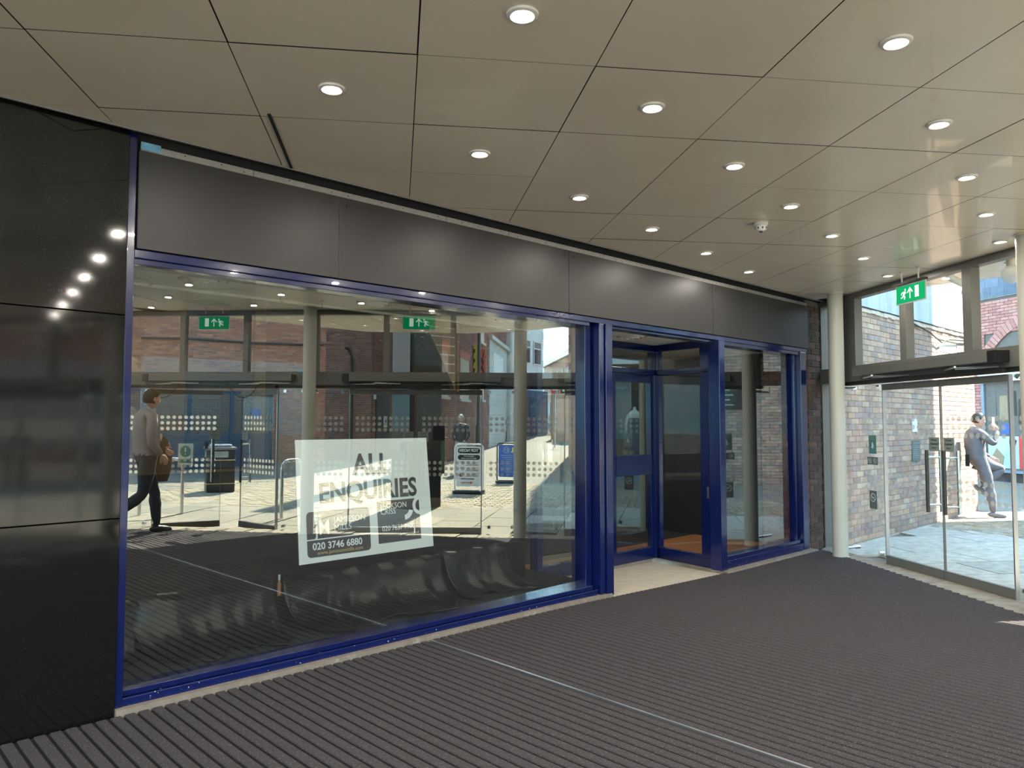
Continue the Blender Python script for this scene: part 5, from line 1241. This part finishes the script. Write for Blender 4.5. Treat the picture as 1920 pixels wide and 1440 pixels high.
def sign_board(name, lab, c, u, n, w_, h, frame, face, wbase, rows):
    g = thing(name, lab, 'pavement sign', (c[0], c[1], 0)); c = Vector(c); u = Vector(u); n = Vector(n); r = .09
    mb = MB(); mb.pbox(c, u, n, (-w_/2-.02, -.2, 0), (w_/2+.02, .2, .07)); b = part('base', mb, 'frame_dark', g, bevel=.03)
    pts = [(-w_/2, .06)]+[(-w_/2+r-r*cos(pi/2*k/6), h-r+r*sin(pi/2*k/6)) for k in range(7)]+[(w_/2-r+r*sin(pi/2*k/6), h-r+r*cos(pi/2*k/6)) for k in range(7)]+[(w_/2, .06)]
    mb = MB(); mb.tube([(c.x+u.x*x, c.y+u.y*x, z) for x, z in pts], .018, 8); part('frame', mb, frame, g, smooth=True)
    def pl(x0, x1, z0, z1, mat, d, r=.0, nm='panel', par=g):
        if r: 
            P = []
            for (cx, cz, a0) in ((x0+r, z0+r, 180), (x1-r, z0+r, 270), (x1-r, z1-r, 0), (x0+r, z1-r, 90)):
                for k in range(5): a = radians(a0+90*k/4); P.append((cx+r*cos(a), cz+r*sin(a)))
        else: P = [(x0, z0), (x1, z0), (x1, z1), (x0, z1)]
        mb = MB(); k = len(P); v = [(c.x+u.x*x+n.x*dd, c.y+u.y*x+n.y*dd, z) for dd in (d-.004, d) for x, z in P]
        mb.add(v, [tuple(range(k))[::-1], tuple(range(k, 2*k))]+[(i, (i+1) % k, k+(i+1) % k, k+i) for i in range(k)], .5); return part(nm, mb, mat, par)
    pl(-w_/2+.035, w_/2-.035, .14, h-.045, face, .012, .05)
    return g, c, u, n, pl
# facing the mall: reader looks along -n ; reader's right = (-n.y, n.x)
nn_ = Vector((-.80, .60)).normalized(); rr_ = Vector((-nn_.y, nn_.x))
g, c, u, n, pl = sign_board('pavement_sign', 'white TOP NOSH breakfast pavement sign, reflected in the middle', (10.68, -7.55), rr_, nn_, .60, 1.02, 'white', 'white', .7, 0)
pl(-.235, .235, .83, .945, 'black', .016, .05); pl(-.235, .235, .695, .80, 'black', .016, .05)
def st(s, x, z, size, mat, al='CENTER', bold=0, sx=1): text('lettering', s, size, mat, g, (c.x+u.x*x+n.x*.019, c.y+u.y*x+n.y*.019, z), (u.x, u.y, 0), (0, 0, 1), al, .0006, bold, sx)
st('TOP NOSH', 0, .865, .085, 'white', 'CENTER', .002, .95); st('BREAKFAST', 0, .755, .042, 'white'); st('SERVED ALL DAY', 0, .71, .042, 'white')
for k, (a, b) in enumerate((('1 Breakfast', '\u00a34.95'), ('2 Breakfast', '\u00a37.45'), ('3 Breakfast', '\u00a39.45'))):
    z = .63-k*.115; st(a, -.22, z, .038, 'red', 'LEFT'); st(b, .09, z, .042, 'black', 'LEFT')
    for q in range(2): pl(-.21, .03+.04*q, z-.03-.022*q, z-.022-.022*q, 'frame_grey', .015, 0, 'text_line')
pl(-.12, .17, .285, .31, 'frame_grey', .015, 0, 'text_line'); pl(-.03, .16, .215, .228, 'red', .015, 0, 'arrow_shaft')
mb = MB(); mb.add([(c.x+u.x*x+n.x*.017, c.y+u.y*x+n.y*.017, z) for x, z in ((-.09, .222), (-.03, .25), (-.03, .193))], [(0, 1, 2)], .5); part('arrow_head', mb, 'red', g)
mb = MB(); mb.cyl((c.x+u.x*.17+n.x*.013, c.y+u.y*.17+n.y*.013, .375), (c.x+u.x*.17+n.x*.018, c.y+u.y*.17+n.y*.018, .375), .035, n=18); part('badge', mb, 'frame_dark', g)
g, c, u, n, pl = sign_board('pavement_sign', 'blue pavement sign with dark frame, reflected right of the white one', (13.15, -8.86), rr_, nn_, .46, .97, 'frame_dark', 'sign_blue', .5, 0)
mb = MB(); N_ = 20; v = [(c.x+u.x*(.0+r*cos(2*pi*k/N_))+n.x*.016, c.y+u.y*(r*cos(2*pi*k/N_))+n.y*.016, .80+r*sin(2*pi*k/N_)) for r in (.075, .062) for k in range(N_)]
mb.add(v, [(k, (k+1) % N_, N_+(k+1) % N_, N_+k) for k in range(N_)], .5); part('emblem', mb, 'coat_pale', g); pl(-.04, -.02, .76, .84, 'coat_pale', .016, 0, 'emblem_bar'); pl(.0, .04, .80, .815, 'coat_pale', .016, 0, 'emblem_bar')
pl(-.17, -.14, .74, .86, 'yellow', .016, 0, 'yellow_mark'); pl(-.15, -.11, .74, .77, 'yellow', .017, 0, 'yellow_mark')
for k in range(9): pl(-.14 if k else -.17, .14-.05*(k % 3), .66-k*.05, .672-k*.05, 'coat_pale', .016, 0, 'text_line')
# telecom cabinet, bin store with bins, pipe
mb = MB(); mb.box((13.25, -12.3, 0), (13.85, -11.95, 1.0)); mb.box((13.21, -12.34, 1.0), (13.89, -11.91, 1.04)); t = solo('street_cabinet', mb, 'green_dark', 'dark green street cabinet by the brown brick wall', 'cabinet', bevel=.01); mb = MB(); mb.box((13.42, -11.95, .3), (13.5, -11.94, .7)); part('lock_panel', mb, 'black', t)
bs = thing('bin_store', 'black steel bin enclosure with mesh panels, reflected behind the walking man', 'bin store', (9.8, -18.9, 0))
BA, BBv = Vector((6.9, -18.6)), Vector((11.9, -18.15)); bu = (BBv-BA).normalized(); bn = Vector((-bu.y, bu.x)); Lb2 = (BBv-BA).length; npn = 4; sp_ = Lb2/npn
for i in range(npn+1):
    mb = MB(); mb.pbox(BA, bu, bn, (i*sp_-.05, -.05, 0), (i*sp_+.05, .05, 2.38)); part('post', mb, 'navy_paint', bs)
for nm, z0, z1 in (('top_rail', 2.3, 2.38), ('bottom_rail', .05, .13)):
    mb = MB(); mb.pbox(BA, bu, bn, (0, -.03, z0), (Lb2, .03, z1)); part(nm, mb, 'navy_paint', bs)
for i in range(npn):
    mb = MB(); a0 = i*sp_+.06; a1 = (i+1)*sp_-.06; st2 = .075
    k = a0
    while k < a1: mb.pbox(BA, bu, bn, (k, -.006, 1.05), (k+.032, .006, 2.3)); k += st2
    z = 1.05
    while z < 2.3: mb.pbox(BA, bu, bn, (a0, -.006, z), (a1, .006, z+.032)); z += st2
    part('mesh_panel', mb, 'frame_grey', bs, kind='stuff')
    mb = MB(); mb.pbox(BA, bu, bn, (a0, -.01, .13), (a1, .01, 1.05)); part('lower_panel', mb, 'navy_paint', bs)
for k, (t0, lid, lab) in enumerate(((.9, 'sign_blue', 'large wheeled bin with a blue lid inside the store'), (2.0, 'red', 'large wheeled bin with a red lid inside the store'), (3.1, 'grass', 'large wheeled bin with a green lid inside the store'))):
    p = BA+bu*(t0+.3)-bn*.62; g = thing('wheeled_bin', lab, 'bin', (p.x, p.y, 0), 'wheeled bins in the bin store')
    mb = MB(); mb.pbox(p, bu, bn, (-.48, -.3, .1), (.48, .3, 1.15)); part('body', mb, 'navy_paint', g, bevel=.03); mb = MB(); mb.pbox(p, bu, bn, (-.52, -.34, 1.15), (.52, .34, 1.32)); part('lid', mb, lid, g, bevel=.05)
    for s in (-.4, .4):
        q = p+bu*s; mb = MB(); mb.cyl((q.x-.04, q.y, .08), (q.x+.04, q.y, .08), .08, n=12); part('wheel', mb, 'black', g)
mb = MB(); mb.pbox(BA, bu, bn, (3.9+.5, .05, 1.55), (3.9+.75, .06, 1.85)); solo('round_notice', mb, 'sign_blue', 'small blue notice on the bin store gate', 'notice')
# small white sign on one of the open doors, with exclamation mark
A, u, n, Lf = fa3
c = A+u*.44; 
P_ = A+u*2.20
ang = radians(33)
t = thing('door_notice', 'white notice with a green exclamation circle on the open glass door', 'notice', (4.6, -6.6, .9))
sx_ = Vector((-.45, -.89)); base_p = A+u*1.90-n*.30; rd = Vector((-n.y, n.x))
mb = MB(); mb.pbox(base_p, rd, n, (-.11, 0, .88), (.11, .004, 1.18)); part('sheet', mb, 'white', t)
mb = MB(); mb.cyl((base_p.x+n.x*.005, base_p.y+n.y*.005, 1.07), (base_p.x+n.x*.007, base_p.y+n.y*.007, 1.07), .08, n=20); part('disc', mb, 'sticker_teal', t)
mb = MB(); mb.pbox(base_p, rd, n, (-.01, .008, 1.06), (.01, .010, 1.125)); mb.pbox(base_p, rd, n, (-.01, .008, 1.02), (.01, .010, 1.04)); part('exclamation_mark', mb, 'white', t); mb = MB(); mb.pbox(base_p, rd, n, (-.09, .005, .91), (.09, .006, .96)); part('text_line', mb, 'sticker_teal', t)
mb = MB(); mb.pbox(A, u, n, (2.28, .01, .55), (2.36, .03, .8)); 
# cables dangling from the opener
for s, lab in ((.62, 'black cable loop hanging from the opener, nearer the column'), (1.75, 'black cable loop hanging from the opener above the walking man')):
    pts = []
    for k in range(13): tt = k/12; p = A+u*(s+.5*tt)+n*.15; pts.append((p.x, p.y, 2.03-.22*sin(pi*tt)))
    mb = MB(); mb.tube(pts, .006, 6); solo('loose_cable', mb, 'black', lab, 'cable', smooth=True)

# =================================================================== PEOPLE
def human(name, label, loc, heading, J, H=1.75, mats=None, hair='hair_dark', fat=1., hood=None, shoes='shoe_black', long_hair=False, face=True):
    """J: joints (right, forward, up) for a 1.75 m person; heading = direction (x,y) faced"""
    k = H/1.75; f = Vector((heading[0], heading[1])).normalized(); r = Vector((f.y, -f.x)); z0 = loc[2]
    W = lambda p: Vector((loc[0]+(r.x*p[0]+f.x*p[1])*k, loc[1]+(r.y*p[0]+f.y*p[1])*k, z0+p[2]*k))
    D = dict(pel=(0, 0, .95), wst=(0, .01, 1.08), chs=(0, .0, 1.30), nb=(0, -.01, 1.44), nk=(0, .005, 1.50), hd=(0, .02, 1.63),
        sL=(-.175, 0, 1.42), eL=(-.23, -.03, 1.13), wL=(-.22, .06, .88), sR=(.175, 0, 1.42), eR=(.23, -.03, 1.13), wR=(.22, .06, .88),
        hL=(-.09, 0, .93), kL=(-.10, .02, .50), aL=(-.10, -.02, .09), hR=(.09, 0, .93), kR=(.10, .02, .50), aR=(.10, -.02, .09), tL=(-.12, .16, .03), tR=(.12, .16, .03))
    D.update(J)
    rad = dict(pel=.135, wst=.12, chs=.135, nb=.075, nk=.052, sL=.066, eL=.045, wL=.030, sR=.066, eR=.045, wR=.030, hL=.095, kL=.062, aL=.045, hR=.095, kR=.062, aR=.045)
    bones = [('pel', 'wst', 'top'), ('wst', 'chs', 'top'), ('chs', 'nb', 'top'), ('nb', 'nk', 'skin'), ('nb', 'sL', 'top'), ('sL', 'eL', 'top'), ('eL', 'wL', 'top'), ('nb', 'sR', 'top'), ('sR', 'eR', 'top'), ('eR', 'wR', 'top'),
        ('pel', 'hL', 'leg'), ('hL', 'kL', 'leg'), ('kL', 'aL', 'leg'), ('pel', 'hR', 'leg'), ('hR', 'kR', 'leg'), ('kR', 'aR', 'leg')]
    ks = list(rad); me = bpy.data.meshes.new('person_skel')
    vv = [Vector(D[q])*1 for q in ks]; ed = [(ks.index(a), ks.index(b)) for a, b, _ in bones]
    # extra mid points keep limbs full
    extra = []
    def mid(a, b, rr, t=.4): 
        p = Vector(D[a]).lerp(Vector(D[b]), t); vv.append(p); ks.append((a, b)); rad[(a, b)] = rr; i = len(vv)-1
        ia, ib = ks.index(a), ks.index(b); ed.remove((ia, ib)); ed.append((ia, i)); ed.append((i, ib))
    mid('hL', 'kL', .082*fat); mid('hR', 'kR', .082*fat); mid('kL', 'aL', .060*fat, .3); mid('kR', 'aR', .060*fat, .3); mid('sL', 'eL', .054*fat); mid('sR', 'eR', .054*fat); mid('eL', 'wL', .043*fat, .35); mid('eR', 'wR', .043*fat, .35)
    me.from_pydata(vv, ed, []); ob = bpy.data.objects.new('tmp', me); COL.objects.link(ob)
    sk = ob.modifiers.new('s', 'SKIN'); sk.use_smooth_shade = True
    if not me.skin_vertices: 
        bpy.context.view_layer.objects.active = ob; bpy.ops.mesh.customdata_skin_add()
    for i, q in enumerate(ks):
        s = rad[q]*(fat if q in ('pel', 'wst', 'chs') else 1); me.skin_vertices[0].data[i].radius = (s, s)
    me.skin_vertices[0].data[0].use_root = True
    sb = ob.modifiers.new('b', 'SUBSURF'); sb.levels = 2; sb.render_levels = 2
    bpy.context.view_layer.update(); em = bpy.data.meshes.new_from_object(ob.evaluated_get(DG())); bpy.data.objects.remove(ob)
    V = [v.co.copy() for v in em.vertices]; Fc = [tuple(p.vertices) for p in em.polygons]; reg = []
    def seg(p, a, b):
        a = Vector(a); b = Vector(b); ab = b-a; t = max(0, min(1, (p-a).dot(ab)/max(1e-9, ab.dot(ab)))); return (p-(a+ab*t)).length
    for fc in Fc:
        c = sum((V[i] for i in fc), Vector())/len(fc); best = min(bones, key=lambda q: seg(c, D[q[0]], D[q[1]])-rad[q[0]]*.6); rg = best[2]
        if best[0] == 'pel' and best[1] == 'wst' and c.z < Vector(D['pel']).z+.0: rg = 'leg'
        if rg == 'leg' and c.z > Vector(D['pel']).z+.02: rg = 'top'
        if best[0] in ('eL', 'eR') and mats.get('short'): rg = 'skin'
        reg.append(rg)
    # torso: wider than deep
    tl = Vector(D['pel']); th = Vector(D['nb'])
    for i, p in enumerate(V):
        d = seg(p, D['pel'], D['chs']); t = (p.z-tl.z)/max(.1, th.z-tl.z)
        if d < .2 and -.2 < t < 1.05:
            ax = tl.lerp(th, max(0, min(1, t))); ww = max(0, 1-max(0, d-.12)/.08)*max(0, min(1, (1.12-t)/.25)); p.x = ax.x+(p.x-ax.x)*(1+.24*ww); p.y = ax.y+(p.y-ax.y)*(1-.14*ww)
    # creases in the cloth
    for i, p in enumerate(V):
        s = .0035; p += Vector((sin(p.z*55+p.x*30), sin(p.z*47+p.y*40+1), 0))*s
    mb = MB(); mb.add(V, Fc, .5)
    order = ['skin', 'top', 'leg', 'shoe', 'eye', 'lip']; mi = [order.index(q) for q in reg]
    def addm(m2, what): 
        n0 = len(mb.v); mb.v += m2.v; mb.f += [tuple(i+n0 for i in q) for q in m2.f]; mb.r += m2.r; mi.extend([order.index(what)]*len(m2.f))
    # head: skull, jaw, nose, ears, eyes, mouth
    hd = Vector(D['hd']); hf = Vector(D.get('look', (0, 1, 0))).normalized(); hr = Vector((hf.y, -hf.x, 0)).normalized(); hu = hr.cross(hf); R = Matrix((hr, hf, hu)).transposed()
    m2 = MB(); m2.ell((0, 0, 0), (1, 1, 1), 22, 16); 
    for i, (x, y, z) in enumerate(m2.v):
        px, py_, pz = x*.074, y*.094, z*.118
        if z < -.1: q_ = min(1, (-z-.1)/.9); px *= 1-.30*q_; py_ = py_*(1-.22*q_)+.012*q_*(1 if y > 0 else .3)
        if y > .6 and abs(x) < .28 and -.35 < z < .05: py_ += .020*(1-abs(x)/.28)*(1-abs(z+.2)/.3 if abs(z+.2) < .3 else 0)
        if y > .5 and abs(abs(x)-.38) < .2 and abs(z-.02) < .14: py_ -= .005
        m2.v[i] = tuple(hd+R @ Vector((px, py_, pz)))
    addm(m2, 'skin')
    for s in (-1, 1):
        m2 = MB(); m2.ell((0, 0, 0), (.012, .022, .032), 10, 8); m2.v = [tuple(hd+R @ (Vector(p)+Vector((s*.076, -.008, -.005)))) for p in m2.v]; addm(m2, 'skin')
        if face:
            m2 = MB(); m2.ell((0, 0, 0), (.011, .007, .006), 8, 6); m2.v = [tuple(hd+R @ (Vector(p)+Vector((s*.031, .082, .004)))) for p in m2.v]; addm(m2, 'eye')
    if face:
        m2 = MB(); m2.ell((0, 0, 0), (.024, .006, .006), 10, 6); m2.v = [tuple(hd+R @ (Vector(p)+Vector((0, .082, -.062)))) for p in m2.v]; addm(m2, 'lip')
    # hands
    for s, e_, w_, key in ((-1, 'eL', 'wL', 'gL'), (1, 'eR', 'wR', 'gR')):
        e0, w0 = Vector(D[e_]), Vector(D[w_]); d = Vector(D[key])-w0 if key in D else (w0-e0); d.normalize()
        side = d.cross(Vector((s*1.0, 0, 0)) if abs(d.x) < .8 else Vector((0, 1, 0))).normalized(); nrm = d.cross(side).normalized()
        B = Matrix((side, nrm, d)).transposed(); m2 = MB(); m2.ell((0, 0, .045), (.040, .016, .052), 12, 8)
        for q_, (x, ln) in enumerate(((-.029, .062), (-.010, .072), (.009, .068), (.027, .054))):
            m2.tube([(x*.9, 0, .075), (x, .004, .075+ln*.45), (x*1.02, .014, .075+ln*.78), (x, .026, .075+ln*.95)], [.0095, .0085, .0075, .006], 7)
        m2.tube([(-.030, .004, .030), (-.052, .012, .055), (-.058, .020, .085)], [.012, .010, .008], 7)
        m2.v = [tuple(w0+d*.005+B @ Vector(p)) for p in m2.v]; addm(m2, 'skin')
    for s, a_, t_ in ((-1, 'aL', 'tL'), (1, 'aR', 'tR')):
        a0, t0 = Vector(D[a_]), Vector(D[t_]); d = (t0-a0); dh = Vector((d.x, d.y, d.z*.9+.03)).normalized(); sd_ = Vector((dh.y, -dh.x, 0)).normalized(); up_ = sd_.cross(dh); B = Matrix((sd_, dh, up_)).transposed()
        m2 = MB(); m2.ell((0, .055, -.035), (.045, .145, .05), 16, 10); m2.v = [(x, y, max(z, -.078) if True else z) for x, y, z in m2.v]; m2.v = [(x, y, z*(1.25 if y < .02 else .9)) if z > -.03 else (x, y, z) for x, y, z in m2.v]
        m2.v = [tuple(a0+B @ Vector(p)) for p in m2.v]; addm(m2, 'shoe')
    mb.v = [tuple(W(p)) for p in mb.v]
    root = thing(name, label, 'person', (loc[0], loc[1], z0)); off = wloc(root); m3 = mb.mesh('body', off, True)
    for nm in ('skin', mats['top'], mats['leg'], shoes, 'black', 'lip'):
        if nm == 'lip' and 'lip' not in M: M['lip'] = pm('lip', (.40, .17, .14), .5, var=.02)
        m3.materials.append(M[nm])
    for p, q in zip(m3.polygons, mi): p.material_index = q
    o = bpy.data.objects.new('body', m3); COL.objects.link(o); o.parent = root; o['_w'] = tuple(off)
    # hair cap
    m2 = MB(); m2.ell((0, 0, 0), (.084, .104, .122), 22, 14); vs_ = []
    for x, y, z in m2.v:
        low = -.02-(.05 if y < 0 else -.075)
        if z < -.045 and y < .02: z = -.045+(z+.045)*(.35 if not long_hair else 1.1)
        if y > .03 and z < .055: z = max(z, .052-(y-.03)*.2); y = min(y, .07)
        if abs(x) > .05 and y > .0 and z < .02: y = min(y, .0)
        vs_.append((x, y-.006, z+.008))
    m2.v = [tuple(W(hd+R @ Vector(p))) for p in vs_]; part('hair', m2, hair, root, smooth=True)
    if hood:
        m2 = MB(); m2.ell((0, -.01, 0), (.098, .118, .135), 22, 14); m2.v = [(x, min(y, .045), z) for x, y, z in m2.v]; m2.v = [tuple(W(hd+R @ Vector(p))) for p in m2.v]; part('hood', m2, hood, root, smooth=True)
    return root, W, D, k
# man walking inside the mall, reflected
root, W, D, k = human('person', 'man in pale shirt and dark trousers walking away with a brown jacket', (3.54, -5.88, .045), (.97, -.05),
    dict(hd=(0, .06, 1.63), nk=(0, .02, 1.51), chs=(0, .0, 1.30), hR=(.09, 0, .93), kR=(.10, .16, .52), aR=(.10, .20, .09), tR=(.11, .40, .03), hL=(-.09, 0, .93), kL=(-.10, -.06, .50), aL=(-.10, -.44, .26), tL=(-.11, -.34, .04),
        eR=(.26, .03, 1.15), wR=(.16, .26, 1.02), eL=(-.25, -.06, 1.14), wL=(-.2, .10, .96), look=(.1, 1, 0)), 1.86, dict(top='shirt_pale', leg='trouser_navy'), fat=1.3)
m2 = MB(); N1, N2 = 16, 14; v = []
for j in range(N2+1):
    t_ = j/N2; z = 1.24-.62*t_
    for i in range(N1):
        a = 2*pi*i/N1; rx = .15+.05*sin(t_*pi)+.02*sin(3*a+4*t_); ry = .045+.02*sin(2*a+t_*5)
        if t_ < .25: q_ = math.sqrt(max(.05, t_/.25)); rx *= q_; ry *= q_
        v.append(W((.20+ry*cos(a)*1.4, .20+rx*sin(a), z)))
m2.add(v, [(j*N1+i, j*N1+(i+1) % N1, (j+1)*N1+(i+1) % N1, (j+1)*N1+i) for j in range(N2) for i in range(N1)]+[tuple(range(N1))[::-1], tuple(N2*N1+i for i in range(N1))], .5)
part('carried_jacket', m2, 'jacket_brown', root, smooth=True, label='dark brown jacket over the arm')
# man leaning against the brick wall outside
root, W, D, k = human('person', 'man in grey tracksuit leaning on the brick wall holding a phone to his face', (14.12, -.52, -.008), (.60, -.80),
    dict(pel=(0, -.16, .92), wst=(0, -.20, 1.06), chs=(0, -.22, 1.28), nb=(0, -.21, 1.42), nk=(0, -.18, 1.48), hd=(0, -.14, 1.60), sL=(-.18, -.20, 1.40), sR=(.18, -.20, 1.40),
        eR=(.25, -.02, 1.20), wR=(.10, .10, 1.42), gR=(.06, .06, 1.52), eL=(-.25, -.14, 1.12), wL=(-.16, .08, .98), hL=(-.09, -.15, .90), hR=(.09, -.15, .90), kL=(-.12, .26, .80), aL=(-.11, -.12, .50), tL=(-.12, .0, .36), kR=(.10, -.04, .48), aR=(.10, .0, .09), tR=(.11, .20, .03), look=(.3, 1, -.1)),
    1.72, dict(top='track_grey', leg='track_grey'), hair='black', shoes='track_grey', fat=1.35)
mb = MB(); p0 = W((.05, .00, 1.57)); 
mb.cyl(p0, p0+Vector((.0, 0, .001)), .001, n=4)
mb = MB(); f = Vector((.60, -.80)); r = Vector((f.y, -f.x)); mb.pbox(Vector((p0.x, p0.y)), r, f, (.0, .04, p0.z-.06), (.075, .05, p0.z+.08)); solo('phone', mb, 'white', 'pale phone held up to the face of the man in the grey tracksuit', 'phone')
# man in black by the sign
human('person', 'bald man in black jacket and pale jeans standing behind the white pavement sign', (14.0, -11.45, 0.0), (-.75, .66), dict(wL=(-.14, .16, 1.0), wR=(.14, .16, 1.0), look=(0, 1, 0)), 1.68, dict(top='jacket_black', leg='jeans_grey'), hair='hair_grey', fat=1.15)
mb = MB(); 
# woman walking up the street
root, W, D, k = human('person', 'white haired woman in pale coat with a backpack walking up the street', (28.4, -23.9, gz(28.4, -23.9)), (.77, -.64), dict(kR=(.1, .12, .5), aR=(.1, .14, .09), tR=(.1, .32, .04), aL=(-.1, -.18, .14), tL=(-.1, -.02, .03)), 1.62, dict(top='coat_pale', leg='trouser_navy'), hair='hair_grey', fat=1.2)
mb = MB(); mb.ell((0, 0, 0), (.15, .09, .2), 14, 10); mb.v = [tuple(W((x-.03, y-.2, z+1.22))) for x, y, z in mb.v]; part('backpack', mb, 'shutter', root, smooth=True)
mb = MB(); mb.lathe([(.15, .0), (.17, .1), (.14, .3)], (0, 0, 0), 14); mb.v = [tuple(W((x, y, z+.72))) for x, y, z in mb.v]; part('coat_hem', mb, 'coat_pale', root, smooth=True)
human('person', 'tiny distant person in light top crossing at the end of the street', (32.9, -23.9, gz(32.9, -23.9)), (-.5, .8), {}, 1.7, dict(top='tee_white', leg='trouser_navy'), hair='hair_dark')
